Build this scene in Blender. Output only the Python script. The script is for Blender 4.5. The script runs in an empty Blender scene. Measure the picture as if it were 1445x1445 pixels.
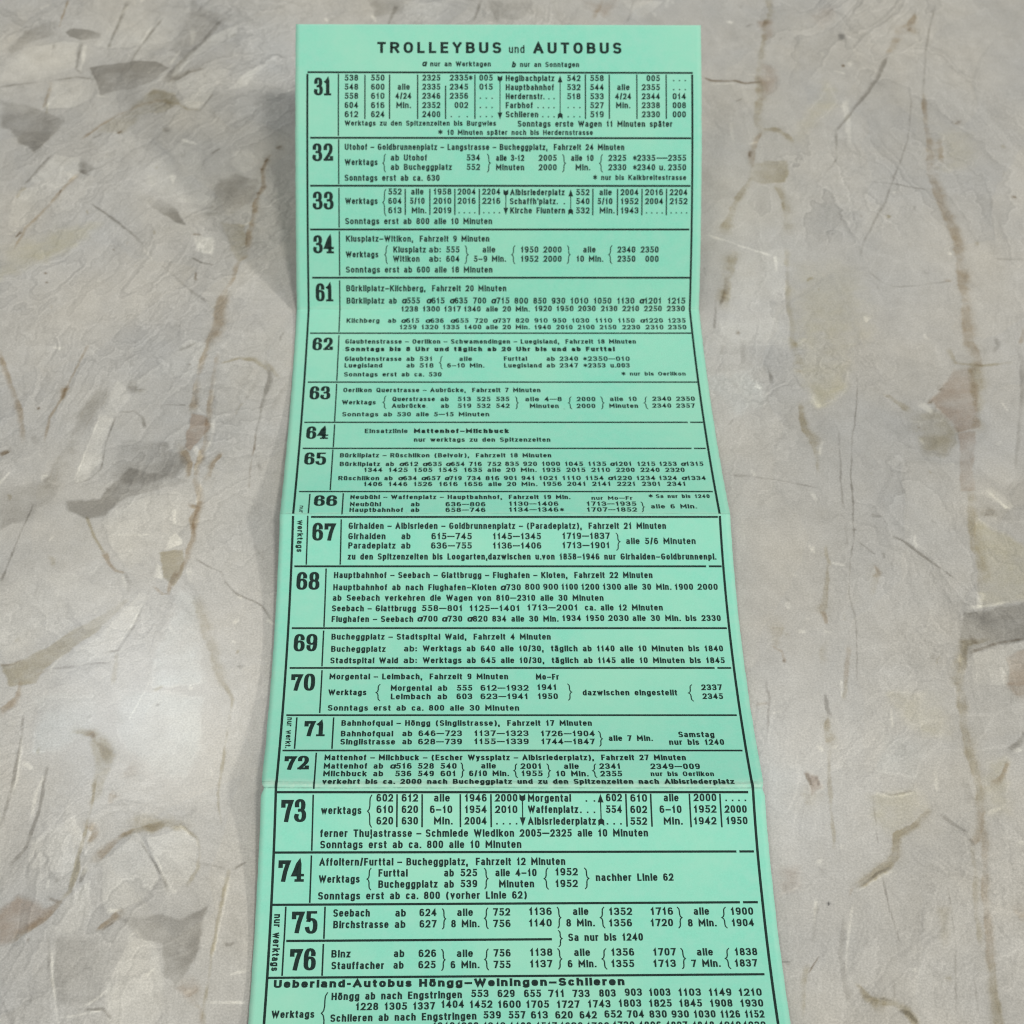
"""A green folded timetable leaflet standing half open on a marble-patterned table top.
Lengths in the tables below are millimetres; the scene itself is in metres."""
import bpy, math
import numpy as np

MM = 0.001
scene = bpy.context.scene
coll = scene.collection

# ------------------------------------------------------------------ camera
cam_data = bpy.data.cameras.new('camera')
cam_data.sensor_width = 36.0
cam_data.sensor_fit = 'HORIZONTAL'
cam_data.lens = 64.77509
cam_data.shift_x = 0.07148
cam_data.clip_start = 0.01
cam_data.clip_end = 50.0
cam_data.dof.use_dof = True
cam_data.dof.focus_distance = 0.385
cam_data.dof.aperture_fstop = 40.0
cam = bpy.data.objects.new('camera', cam_data)
cam.location = (-15.43773 * MM, -341.95687 * MM, 343.40804 * MM)
cam.rotation_euler = (math.radians(90.0 - 51.30000), 0, 0)
coll.objects.link(cam)
scene.camera = cam

# ------------------------------------------------------------------ world and lamps
world = bpy.data.worlds.new('World')
scene.world = world
world.use_nodes = True
wbg = world.node_tree.nodes['Background']
wbg.inputs[0].default_value = (0.97, 0.99, 1.0, 1)
# a room: pale ceiling overhead, darker walls lower down
w_tc = world.node_tree.nodes.new('ShaderNodeTexCoord')
w_sep = world.node_tree.nodes.new('ShaderNodeSeparateXYZ')
w_map = world.node_tree.nodes.new('ShaderNodeMapRange')
w_map.interpolation_type = 'SMOOTHSTEP'
for k_, v_ in ((1, 0.35), (2, 0.95), (3, 0.05), (4, 0.60)):
    w_map.inputs[k_].default_value = v_
world.node_tree.links.new(w_tc.outputs['Generated'], w_sep.inputs[0])
world.node_tree.links.new(w_sep.outputs[2], w_map.inputs[0])
world.node_tree.links.new(w_map.outputs[0], wbg.inputs[1])

def ceiling_lamp(loc, power, color):
    """A round ceiling downlight 0.26 m across, aimed at the table."""
    from mathutils import Vector
    d = bpy.data.lights.new('ceiling_lamp', 'AREA')
    d.shape = 'DISK'; d.size = 0.26
    d.energy = power; d.color = color
    o = bpy.data.objects.new('ceiling_lamp', d)
    o.location = loc
    o.rotation_euler = (Vector((0, -.03, 0)) - Vector(loc)).to_track_quat('-Z', 'Y').to_euler()
    coll.objects.link(o)
    return o

NEUTRAL = (1.0, 0.985, 0.955)
COOL = (0.96, 0.985, 1.0)
ceiling_lamp((-0.45, 1.16, 2.0), 4.8, COOL)
ceiling_lamp((0.47, 1.02, 2.0), 2.3, COOL)
ceiling_lamp((-0.62, -1.37, 2.0), 7.0, NEUTRAL)
ceiling_lamp((0.55, -1.37, 2.0), 21.5, NEUTRAL)
ceiling_lamp((2.25, -1.37, 2.0), 36.0, NEUTRAL)

vs = scene.view_settings
scene.display_settings.display_device = 'sRGB'
vs.view_transform = 'Standard'
vs.look = 'None'
vs.exposure = 0.0
vs.gamma = 1.0
vs.use_curve_mapping = False

# ------------------------------------------------------------------ measured tables
# PROFILE: one list per panel of (arc length from the top edge, y, z, sideways twist)
# TEXT: route -> (text, left, right, baseline arc length, type style)
# RULES: printed lines; SHAPES: route numbers, braces, arrows, sideways words
# MARBLE_*: (tone, strength, softness..., points on the table top)
PROFILE = [
[(0.000,55.440,49.692,-0.331),(3.850,52.166,47.666,-0.312),(7.667,48.958,45.599,-0.292),(11.453,45.815,43.489,-0.272),(15.212,42.733,41.337,-0.252),(18.947,39.710,39.142,-0.232),(22.663,36.743,36.906,-0.211),(26.361,33.831,34.627,-0.190),(30.044,30.971,32.305,-0.169),(33.717,28.161,29.940,-0.145),(37.381,25.399,27.533,-0.121),(41.040,22.683,25.082,-0.096),(44.695,20.010,22.588,-0.070),(48.350,17.380,20.050,-0.045),(52.006,14.790,17.469,-0.018),(55.667,12.239,14.844,-0.000),(59.335,9.724,12.174,-0.000),(63.011,7.245,9.460,-0.000),(66.698,4.798,6.702,-0.000),(70.398,2.384,3.898,-0.000),(74.112,0.000,1.050,-0.000)],
[(74.112,0.000,1.050,-0.000),(77.647,-3.528,0.838,-0.000),(81.208,-7.086,0.689,-0.000),(84.794,-10.672,0.602,-0.000),(88.405,-14.282,0.576,-0.000),(92.039,-17.916,0.611,-0.000),(95.695,-21.571,0.706,-0.000),(99.372,-25.244,0.858,-0.000),(103.067,-28.934,1.069,-0.000),(106.781,-32.637,1.336,-0.000),(110.511,-36.353,1.659,-0.000),(114.256,-40.079,2.036,-0.000),(118.014,-43.813,2.467,-0.000),(121.785,-47.553,2.950,-0.000),(125.567,-51.297,3.483,-0.000),(129.358,-55.042,4.067,-0.000),(133.156,-58.788,4.699,-0.000),(136.962,-62.532,5.378,-0.000),(140.772,-66.273,6.104,-0.000),(144.586,-70.008,6.875,-0.000),(148.402,-73.736,7.689,-0.000)],
[(148.402,-73.736,7.689,-0.000),(151.812,-76.984,6.652,-0.000),(155.251,-80.298,5.729,-0.000),(158.722,-83.673,4.920,-0.000),(162.225,-87.105,4.224,-0.000),(165.759,-90.591,3.640,-0.000),(169.326,-94.127,3.168,-0.000),(172.926,-97.708,2.807,-0.000),(176.558,-101.331,2.555,-0.000),(180.222,-104.992,2.412,-0.000),(183.917,-108.687,2.375,-0.000),(187.642,-112.411,2.442,-0.000),(191.396,-116.162,2.613,-0.000),(195.179,-119.934,2.884,-0.000),(198.987,-123.725,3.255,-0.000),(202.821,-127.530,3.722,-0.000),(206.678,-131.346,4.283,-0.000),(210.557,-135.169,4.935,-0.000),(214.455,-138.996,5.677,-0.000),(218.371,-142.823,6.506,-0.000),(222.302,-146.647,7.418,-0.000)],
[(222.302,-146.647,7.418,-0.000),(224.881,-149.077,6.555,0.058),(227.461,-151.530,5.756,0.161),(230.043,-154.005,5.021,0.266),(232.627,-156.500,4.349,0.372),(235.213,-159.014,3.741,0.481),(237.802,-161.545,3.197,0.652),(240.394,-164.092,2.715,0.828),(242.989,-166.653,2.296,1.007),(245.588,-169.227,1.939,1.188),(248.190,-171.812,1.644,1.309),(250.795,-174.407,1.410,1.398),(253.405,-177.010,1.237,1.488),(256.018,-179.621,1.123,1.579),(258.634,-182.237,1.069,1.672),(261.254,-184.857,1.074,1.766),(263.878,-187.479,1.136,1.855),(266.505,-190.104,1.255,1.941),(269.135,-192.728,1.430,2.028),(271.768,-195.351,1.661,2.117),(274.404,-197.971,1.945,2.207),(277.141,-200.693,2.241,2.207),(279.879,-203.414,2.536,2.207),(282.616,-206.135,2.832,2.207),(285.353,-208.857,3.128,2.207),(288.090,-211.578,3.423,2.207),(290.828,-214.299,3.719,2.207),(293.565,-217.021,4.014,2.207),(296.302,-219.742,4.310,2.207)],
]
TEXT = {
'heading': [
('TROLLEYBUS',-31.39,0.73,7.73,'t'),('und',2.7,6.76,7.65,'u'),('AUTOBUS',8.99,31.86,7.77,'t'),('ɑ',-19.82,-18.6,11.25,'i'),('nur an Werktagen',-17.66,-1.96,11.25,'s'),
('b',3.42,4.43,11.49,'i'),('nur an Sonntagen',5.57,20.87,11.36,'s'),
],
'31': [
('538',-39.77,-36.28,15.06,'r'),('548',-39.77,-36.28,17.44,'r'),('558',-39.76,-36.27,19.82,'r'),('604',-39.76,-36.27,22.23,'r'),('612',-39.76,-36.27,24.59,'r'),
('550',-32.96,-29.47,15.04,'r'),('600',-32.95,-29.46,17.43,'r'),('610',-32.95,-29.46,19.81,'r'),('616',-32.95,-29.46,22.22,'r'),('624',-32.95,-29.46,24.58,'r'),
('alle',-26.1,-22.94,17.42,'r'),('4/24',-26.66,-22.53,19.8,'r'),('Min.',-26.42,-22.65,22.21,'r'),('2325',-19.69,-15.03,15.02,'r'),('2335',-19.69,-15.03,17.4,'r'),
('2346',-19.69,-15.03,19.78,'r'),('2352',-19.69,-15.03,22.2,'r'),('2400',-19.69,-15.03,24.56,'r'),('2335',-12.59,-7.85,15.0,'r'),('2345',-12.59,-7.85,17.39,'r'),
('2356',-12.59,-7.85,19.77,'r'),('002',-11.38,-7.85,22.18,'r'),('...',-12.22,-8.09,24.55,'r'),('*',-7.72,-6.67,14.99,'r'),('005',-4.97,-1.48,14.99,'r'),
('015',-4.97,-1.48,17.38,'r'),('...',-4.69,-1.66,19.76,'r'),('...',-4.69,-1.66,22.17,'r'),('...',-4.69,-1.66,24.54,'r'),('Hegibachplatz',1.86,14.44,15.1,'r'),
('Hauptbahnhof',1.86,14.35,17.49,'r'),('Herdernstr',1.86,11.43,19.87,'r'),('Farbhof',1.85,8.87,22.2,'r'),('Schlieren',1.85,10.28,24.57,'r'),('...',11.71,14.35,19.85,'r'),
('....',10.21,14.34,22.19,'r'),('...',11.42,14.34,24.55,'r'),('542',17.73,21.21,15.07,'r'),('532',17.72,21.21,17.46,'r'),('518',17.71,21.2,19.84,'r'),
('...',17.98,21.02,22.17,'r'),('...',17.98,21.02,24.54,'r'),('558',23.69,27.22,15.05,'r'),('544',23.68,27.21,17.45,'r'),('533',23.67,27.2,19.83,'r'),
('527',23.67,27.19,22.17,'r'),('519',23.66,27.19,24.53,'r'),('alle',30.65,33.9,17.43,'r'),('4/24',30.16,34.29,19.82,'r'),('Min.',30.36,34.0,22.15,'r'),
('005',38.27,41.74,15.03,'r'),('2355',37.06,41.73,17.42,'r'),('2344',37.05,41.72,19.81,'r'),('2338',37.04,41.71,22.14,'r'),('2330',37.04,41.7,24.51,'r'),
('...',45.3,48.3,15.01,'r'),('...',45.29,48.29,17.41,'r'),('014',45.0,48.45,19.79,'r'),('008',44.99,48.44,22.13,'r'),('000',44.99,48.43,24.5,'r'),
('Werktags zu den Spitzenzeiten bis Burgwies',-39.76,-0.64,26.78,'s'),('Sonntags erste Wagen 11 Minuten später',4.93,44.94,27.0,'r'),('*',-15.64,-14.42,29.14,'r'),
('10 Minuten später noch bis Herdernstrasse',-13.28,24.39,29.14,'s'),
],
'32': [
('Utohof – Goldbrunnenplatz – Langstrasse – Bucheggplatz, Fahrzeit 24 Minuten',-39.76,32.51,33.04,'r'),('Werktags',-39.77,-31.25,36.95,'r'),
('ab',-27.88,-25.69,35.77,'r'),('Utohof',-24.48,-18.47,35.77,'r'),('534',-8.25,-4.77,35.75,'r'),('ab',-27.89,-25.7,38.19,'r'),('Bucheggplatz',-24.48,-12.07,38.18,'r'),
('552',-8.25,-4.76,38.17,'r'),('alle 3-12',-0.66,6.64,35.82,'r'),('Minuten',-0.65,6.65,38.24,'r'),('2005',10.38,15.04,35.81,'r'),('2000',10.38,15.05,38.24,'r'),
('alle 10',18.73,24.57,35.81,'r'),('Min.',19.91,23.69,38.23,'r'),('2325',28.38,33.0,35.8,'r'),('2330',28.39,33.02,38.22,'r'),('*',34.71,35.76,35.79,'r'),
('*',34.72,35.77,38.22,'r'),('2335',35.84,40.51,35.79,'r'),('—',40.95,43.63,35.78,'r'),('2355',43.83,48.5,35.78,'r'),('2340',35.86,40.52,38.21,'r'),
('u.',41.53,43.08,38.21,'r'),('2350',43.85,48.51,38.21,'r'),('Sonntags erst ab ca. 630',-39.78,-15.23,40.97,'r'),('*',24.43,25.53,40.77,'r'),
('nur bis Kalkbreitestrasse',26.54,48.53,40.72,'s'),
],
'33': [
('Werktags',-39.68,-31.27,46.92,'r'),('552',-28.51,-25.05,44.5,'r'),('604',-28.51,-25.06,46.88,'r'),('613',-28.52,-25.06,49.29,'r'),('alle',-22.62,-19.37,44.5,'r'),
('5/10',-22.91,-19.09,46.87,'r'),('Min.',-22.46,-18.68,49.29,'r'),('1958',-16.81,-12.18,44.5,'r'),('2010',-16.81,-12.18,46.87,'r'),('2019',-16.81,-12.18,49.29,'r'),
('2004',-10.56,-5.89,44.5,'r'),('2016',-10.56,-5.89,46.87,'r'),('....',-10.18,-6.12,49.29,'r'),('2204',-4.19,0.48,44.49,'r'),('2216',-4.18,0.49,46.87,'r'),
('....',-3.8,0.26,49.28,'r'),('Albisriederplatz',3.02,17.1,44.65,'r'),("Schaffh'platz",2.94,14.8,46.95,'r'),('..',15.21,17.04,46.94,'r'),
('Kirche Fluntern',3.03,17.26,49.32,'r'),('552',20.07,23.56,44.64,'r'),('540',20.08,23.58,46.94,'r'),('532',20.1,23.6,49.32,'r'),('alle',26.08,29.33,44.64,'r'),
('5/10',25.65,29.51,46.94,'r'),('Min.',26.2,30.06,49.32,'r'),('2004',31.6,36.23,44.63,'r'),('1952',31.62,36.25,46.93,'r'),('1943',31.64,36.28,49.31,'r'),
('2016',37.93,42.6,44.63,'r'),('2004',37.96,42.63,46.93,'r'),('....',38.36,42.42,49.31,'r'),('2204',44.31,48.9,44.63,'r'),('2152',44.33,48.92,46.93,'r'),
('....',44.73,48.73,49.31,'r'),('Sonntags erst ab 800 alle 10 Minuten',-39.71,-1.61,52.07,'r'),
],
'34': [
('Klusplatz–Witikon, Fahrzeit 9 Minuten',-39.53,-2.32,56.58,'r'),('Werktags',-39.6,-31.13,60.61,'r'),('Klusplatz',-27.25,-18.81,59.36,'r'),('ab:',-18.0,-14.9,59.36,'r'),
('555',-13.52,-10.05,59.36,'r'),('Witikon',-27.34,-20.41,61.74,'r'),('ab:',-18.0,-14.9,61.74,'r'),('604',-13.52,-10.05,61.74,'r'),('alle',-4.1,-0.76,59.36,'r'),
('5–9 Min.',-6.34,1.98,61.74,'r'),('1950',5.81,10.42,59.36,'r'),('1952',5.83,10.44,61.74,'r'),('2000',11.72,16.45,59.36,'r'),('2000',11.74,16.47,61.74,'r'),
('alle',22.03,25.29,59.36,'r'),('10 Min.',20.3,27.24,61.74,'r'),('2340',30.95,35.6,59.36,'r'),('2350',30.99,35.64,61.74,'r'),('2350',36.98,41.63,59.36,'r'),
('000',38.21,41.67,61.74,'r'),('Sonntags erst ab 600 alle 18 Minuten',-39.6,-1.47,64.53,'r'),
],
'61': [
('Bürkliplatz–Kilchberg, Fahrzeit 20 Minuten',-39.56,2.15,69.36,'r'),('Bürkliplatz ab',-39.51,-26.4,72.58,'r'),('ɑ',-25.14,-23.84,72.54,'i'),
('555',-23.75,-20.35,72.54,'r'),('ɑ',-18.71,-17.41,72.54,'i'),('615',-17.32,-13.92,72.54,'r'),('ɑ',-12.65,-11.38,72.54,'i'),('635',-11.28,-7.94,72.54,'r'),
('700',-6.51,-3.07,72.54,'r'),('ɑ',-1.84,-0.54,72.54,'i'),('715',-0.44,2.98,72.54,'r'),('800',4.28,7.85,72.58,'r'),('850',9.2,12.64,72.58,'r'),
('930',13.98,17.55,72.58,'r'),('1010',18.86,23.55,72.58,'r'),('1050',24.95,29.6,72.58,'r'),('1130',31.04,35.6,72.58,'r'),('ɑ',36.82,38.1,72.58,'i'),
('1201',38.22,42.65,72.58,'r'),('1215',44.22,48.87,72.58,'r'),('1238',-25.26,-20.84,74.79,'r'),('1300',-19.65,-15.15,74.79,'r'),('1317',-14.08,-9.7,74.79,'r'),
('1340',-8.88,-4.5,74.79,'r'),('alle 20 Min.',-3.15,8.28,74.79,'r'),('1920',9.59,14.07,74.67,'r'),('1950',15.25,19.73,74.67,'r'),('2030',20.9,25.51,74.67,'r'),
('2130',26.9,31.17,74.67,'r'),('2210',32.47,36.82,74.67,'r'),('2250',38.13,42.78,74.67,'r'),('2330',44.09,48.78,74.67,'r'),('Kilchberg',-39.43,-30.83,78.7,'r'),
('ab',-28.67,-26.51,78.7,'r'),('ɑ',-25.29,-24.0,78.7,'i'),('615',-23.91,-20.53,78.7,'r'),('ɑ',-18.98,-17.67,78.7,'i'),('636',-17.57,-14.13,78.7,'r'),
('ɑ',-12.5,-11.2,78.7,'i'),('655',-11.1,-7.69,78.7,'r'),('720',-6.14,-2.72,78.7,'r'),('ɑ',-1.5,-0.23,78.7,'i'),('737',-0.14,3.19,78.7,'r'),('820',4.53,8.0,78.65,'r'),
('910',9.38,12.85,78.65,'r'),('950',14.15,17.7,78.65,'r'),('1030',19.12,23.67,78.65,'r'),('1110',25.18,29.6,78.65,'r'),('1150',31.12,35.49,78.65,'r'),
('ɑ',36.79,38.11,78.65,'i'),('1220',38.23,42.8,78.65,'r'),('1235',44.15,48.69,78.65,'r'),('1259',-25.59,-21.2,80.94,'r'),('1320',-19.98,-15.55,80.94,'r'),
('1335',-14.42,-10.07,80.94,'r'),('1400',-8.85,-4.38,80.94,'r'),('alle 20 Min.',-3.24,8.1,80.94,'r'),('1940',9.31,13.63,80.97,'r'),('2010',15.01,19.24,80.97,'r'),
('2100',20.54,24.94,80.97,'r'),('2150',26.23,30.59,80.97,'r'),('2230',32.1,36.72,80.97,'r'),('2310',38.15,42.77,80.97,'r'),('2350',43.97,48.72,80.97,'r'),
],
'62': [
('Glaubtenstrasse – Oerlikon – Schwamendingen – Luegisland, Fahrzeit 18 Minuten',-39.53,35.32,86.0,'r'),
('Sonntags bis 8 Uhr und täglich ab 20 Uhr bis und ab Furttal',-39.49,29.58,88.66,'b'),('Glaubtenstrasse',-39.46,-24.96,92.12,'r'),('ab',-23.72,-21.64,92.12,'r'),
('531',-20.36,-17.03,92.12,'r'),('Luegisland',-39.46,-29.8,94.47,'r'),('ab',-23.69,-21.62,94.47,'r'),('518',-20.34,-16.75,94.47,'r'),('alle',-10.23,-6.94,92.12,'r'),
('6–10 Min.',-13.32,-3.86,94.47,'r'),('Furttal',1.17,7.04,92.08,'r'),('ab',12.06,14.19,92.08,'r'),('2340',15.42,20.14,92.08,'r'),('*',21.38,22.44,92.08,'r'),
('2350—010',22.61,33.33,92.08,'r'),('Luegisland',1.16,10.78,94.46,'r'),('ab',11.97,14.18,94.46,'r'),('2347',15.32,20.03,94.46,'r'),('*',21.34,22.4,94.46,'r'),
('2353 u.003',22.57,33.17,94.46,'r'),('Sonntags erst ab ca. 530',-39.47,-14.72,97.67,'r'),('*',30.86,31.92,97.39,'r'),('nur bis Oerlikon',32.98,47.13,97.33,'s'),
],
'63': [
('Oerlikon Querstrasse – Aubrücke, Fahrzeit 7 Minuten',-39.47,10.12,103.33,'r'),('Werktags',-39.63,-31.17,107.77,'r'),('Querstrasse',-27.08,-16.41,106.57,'r'),
('ab',-15.04,-12.96,106.57,'r'),('513',-10.73,-7.39,106.57,'r'),('525',-5.94,-2.49,106.57,'r'),('535',-1.12,2.21,106.57,'r'),('Aubrücke',-27.16,-18.75,109.03,'r'),
('ab',-14.96,-12.89,109.03,'r'),('519',-10.74,-7.34,109.03,'r'),('532',-5.98,-2.54,109.03,'r'),('542',-1.17,2.22,109.03,'r'),('alle 4—8',6.16,15.33,106.6,'r'),
('Minuten',7.25,14.47,109.09,'r'),('2000',19.08,23.75,106.6,'r'),('2000',18.95,23.6,109.09,'r'),('alle 10',27.34,34.09,106.54,'r'),('Minuten',27.05,34.24,109.03,'r'),
('2340',38.01,42.72,106.48,'r'),('2340',37.81,42.51,108.97,'r'),('2350',43.97,48.64,106.48,'r'),('2357',43.75,48.4,108.97,'r'),
('Sonntags ab 530 alle 5—15 Minuten',-39.43,-2.91,112.12,'r'),
],
'64': [
('Einsatzlinie',-33.64,-23.08,118.25,'r'),('Mattenhof–Milchbuck',-21.56,1.77,118.25,'b'),('nur werktags zu den Spitzenzeiten',-21.53,11.86,121.44,'r'),
],
'65': [
('Bürkliplatz – Rüschlikon (Belvoir), Fahrzeit 18 Minuten',-39.39,11.81,127.23,'r'),('Bürkliplatz',-39.3,-29.59,130.44,'r'),('ab',-28.26,-26.22,130.44,'r'),
('ɑ',-25.01,-23.77,130.44,'i'),('612',-23.68,-20.4,130.44,'r'),('ɑ',-19.4,-18.13,130.44,'i'),('635',-18.03,-14.7,130.44,'r'),('ɑ',-13.82,-12.57,130.44,'i'),
('654',-12.48,-9.2,130.44,'r'),('716',-8.2,-5.07,130.44,'r'),('752',-3.75,-0.38,130.44,'r'),('835',0.55,3.88,130.38,'r'),('920',4.88,8.25,130.38,'r'),
('1000',9.38,13.79,130.38,'r'),('1045',14.92,19.33,130.38,'r'),('1135',20.5,24.91,130.38,'r'),('ɑ',25.75,26.92,130.38,'i'),('1201',27.02,31.05,130.38,'r'),
('1215',32.33,36.75,130.38,'r'),('1253',37.67,41.89,130.38,'r'),('ɑ',42.81,44.02,130.38,'i'),('1315',44.13,48.31,130.38,'r'),('1344',-33.42,-28.98,132.61,'r'),
('1425',-27.5,-22.9,132.61,'r'),('1505',-21.42,-16.98,132.61,'r'),('1545',-15.5,-10.99,132.61,'r'),('1635',-9.43,-5.03,132.61,'r'),('alle 20 Min.',-3.79,8.01,132.61,'r'),
('1935',9.37,13.8,132.61,'r'),('2015',15.2,19.76,132.61,'r'),('2110',21.2,25.68,132.61,'r'),('2200',27.16,31.6,132.61,'r'),('2240',32.99,37.59,132.61,'r'),
('2320',38.95,43.59,132.61,'r'),('Rüschlikon ab',-39.45,-26.44,135.71,'r'),('ɑ',-25.25,-24.01,135.71,'i'),('634',-23.92,-20.67,135.71,'r'),('ɑ',-19.68,-18.42,135.71,'i'),
('657',-18.33,-15.03,135.71,'r'),('ɑ',-14.11,-12.98,135.71,'i'),('719',-12.9,-9.94,135.71,'r'),('734',-8.74,-5.36,135.71,'r'),('816',-4.29,-0.99,135.71,'r'),
('901',0.09,3.27,135.64,'r'),('941',4.3,7.49,135.64,'r'),('1021',8.48,12.94,135.64,'r'),('1110',14.01,18.5,135.64,'r'),('1154',19.58,23.95,135.64,'r'),
('ɑ',24.87,26.16,135.64,'i'),('1220',26.27,30.72,135.64,'r'),('1234',31.75,36.28,135.64,'r'),('1324',37.12,41.45,135.64,'r'),('ɑ',42.49,43.78,135.64,'i'),
('1334',43.89,48.34,135.64,'r'),('1406',-33.33,-28.89,137.88,'r'),('1446',-27.39,-22.91,137.88,'r'),('1526',-21.45,-17.01,137.88,'r'),('1616',-15.42,-10.95,137.88,'r'),
('1656',-9.48,-5.0,137.88,'r'),('alle 20 Min.',-3.7,7.95,137.88,'r'),('1956',9.26,13.82,137.81,'r'),('2041',15.13,19.57,137.81,'r'),('2141',21.07,25.51,137.81,'r'),
('2221',27.02,31.38,137.81,'r'),('2301',32.92,37.32,137.81,'r'),('2341',38.9,43.34,137.81,'r'),
],
'66': [
('Neubühl – Waffenplatz – Hauptbahnhof, Fahrzeit 19 Min.',-36.32,15.53,142.72,'r'),('nur Mo—Fr',20.55,30.25,142.97,'s'),('*',34.04,35.14,142.28,'r'),
('Sa nur bis 1240',35.81,48.51,142.28,'s'),('Neubühl',-36.3,-29.07,145.39,'r'),('ab',-22.03,-19.92,145.39,'r'),('636—806',-13.86,-4.48,145.39,'r'),
('1130—1406',1.0,12.66,145.2,'r'),('1713—1935',19.23,30.96,145.2,'r'),('Hauptbahnhof',-36.34,-23.76,147.5,'r'),('ab',-22.01,-19.98,147.5,'r'),
('658—746',-13.87,-4.52,147.5,'r'),('1134—1346',0.94,12.55,147.38,'r'),('*',12.86,13.91,147.38,'r'),('1707—1852',19.17,30.94,147.38,'r'),
('alle 6 Min.',34.28,45.02,146.2,'r'),
],
'67': [
('Girhalden – Albisrieden – Goldbrunnenplatz – (Paradeplatz), Fahrzeit 21 Minuten',-36.44,37.42,152.04,'r'),('Girhalden',-36.46,-27.8,154.63,'r'),
('ab',-24.13,-22.0,154.63,'r'),('615—745',-17.16,-7.77,154.63,'r'),('1145—1345',-2.93,8.29,154.63,'r'),('1719—1837',13.2,24.26,154.55,'r'),
('Paradeplatz',-36.42,-25.46,156.99,'r'),('ab',-24.18,-21.98,156.99,'r'),('636—755',-17.24,-7.78,156.99,'r'),('1136—1406',-2.96,8.31,156.99,'r'),
('1713—1901',13.13,24.17,156.91,'r'),('alle 5/6 Minuten',27.96,44.11,155.85,'r'),
('zu den Spitzenzeiten bis Loogarten,dazwischen u.von 1858–1946 nur Girhalden–Goldbrunnenpl.',-36.47,48.56,159.79,'r'),
],
'68': [
('Hauptbahnhof – Seebach – Glattbrugg – Flughafen – Kloten, Fahrzeit 22 Minuten',-39.54,33.65,164.54,'r'),('Hauptbahnhof ab nach Flughafen–Kloten',-39.6,-2.27,167.7,'r'),
('ɑ',-1.39,-0.11,167.7,'i'),('730',-0.02,3.34,167.7,'r'),('800',4.3,7.7,167.58,'r'),('900',8.45,11.89,167.58,'r'),('1100',12.6,16.42,167.58,'r'),
('1200',17.16,21.31,167.58,'r'),('1300',22.06,26.29,167.58,'r'),('alle 30 Min.',27.04,37.71,167.58,'r'),('1900',38.54,42.77,167.58,'r'),('2000',43.81,48.41,167.58,'r'),
('ab Seebach verkehren die Wagen von 810—2310 alle 30 Minuten',-39.63,22.13,170.45,'r'),('Seebach – Glattbrugg',-39.73,-20.61,173.22,'r'),
('558—801',-19.29,-10.01,173.17,'r'),('1125—1401',-8.5,3.0,173.17,'r'),('1713—2001',4.65,16.19,173.0,'r'),('ca. alle 12 Minuten',17.76,35.48,173.0,'r'),
('Flughafen – Seebach',-39.71,-21.23,176.05,'r'),('ɑ',-20.4,-19.13,175.96,'i'),('700',-19.04,-15.69,175.96,'r'),('ɑ',-14.82,-13.55,175.96,'i'),
('730',-13.45,-10.11,175.96,'r'),('ɑ',-9.09,-7.81,175.96,'i'),('820',-7.72,-4.37,175.96,'r'),('834 alle 30 Min.',-3.35,11.59,175.96,'r'),('1934',12.5,16.81,175.79,'r'),
('1950',17.84,22.03,175.79,'r'),('2030',22.97,27.57,175.79,'r'),('alle 30 Min. bis 2330',28.43,48.43,175.79,'r'),
],
'69': [
('Bucheggplatz – Stadtspital Waid, Fahrzeit 4 Minuten',-39.59,9.74,180.77,'r'),('Bucheggplatz',-39.54,-27.35,184.06,'r'),('ab:',-23.25,-20.35,183.97,'r'),
('Werktags ab 640 alle 10/30, täglich ab 1140 alle 10 Minuten bis 1840',-19.04,48.2,183.93,'r'),('Stadtspital Waid',-39.61,-24.51,187.19,'r'),
('ab:',-23.29,-20.32,187.14,'r'),('Werktags ab 645 alle 10/30, täglich ab 1145 alle 10 Minuten bis 1845',-19.02,48.25,187.14,'r'),
],
'70': [
('Morgental – Leimbach, Fahrzeit 9 Minuten',-39.62,-0.1,191.58,'r'),('Mo–Fr',6.03,11.12,191.66,'r'),('Werktags',-39.7,-31.33,195.96,'r'),
('Morgental',-26.01,-17.04,194.75,'r'),('ab',-15.68,-13.56,194.75,'r'),('555',-11.47,-8.06,194.71,'r'),('612—1932',-6.26,4.32,194.71,'r'),('1941',6.2,10.51,194.51,'r'),
('Leimbach',-25.97,-17.21,197.11,'r'),('ab',-15.75,-13.6,197.11,'r'),('603',-11.56,-8.09,197.07,'r'),('623—1941',-6.3,4.16,197.07,'r'),('1950',6.23,10.68,197.03,'r'),
('dazwischen eingestellt',16.13,36.9,196.02,'r'),('2337',42.34,46.88,194.56,'r'),('2345',42.37,46.86,197.03,'r'),
('Sonntags erst ab ca. 800 alle 30 Minuten',-39.63,2.08,200.28,'r'),
],
'71': [
('Bahnhofquai – Höngg (Singlistrasse), Fahrzeit 17 Minuten',-36.5,17.66,204.52,'r'),('Bahnhofquai',-36.5,-25.31,207.51,'r'),('ab',-23.3,-21.14,207.46,'r'),
('646—723',-19.82,-10.45,207.41,'r'),('1137—1323',-7.87,3.87,207.41,'r'),('1726—1904',6.47,18.12,207.47,'r'),('Singlistrasse',-36.52,-24.78,209.81,'r'),
('ab',-23.27,-21.19,209.76,'r'),('628—739',-19.87,-10.47,209.76,'r'),('1155—1339',-7.9,3.82,209.71,'r'),('1744—1847',6.49,17.97,209.74,'r'),
('alle 7 Min.',20.99,30.41,208.79,'r'),('Samstag',36.06,43.78,207.74,'r'),('nur bis 1240',33.86,45.65,209.9,'r'),
],
'72': [
('Mattenhof – Milchbuck – (Escher Wyssplatz – Albisriederplatz), Fahrzeit 27 Minuten',-39.71,37.0,214.28,'r'),('Mattenhof',-39.74,-30.54,216.7,'r'),
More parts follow.
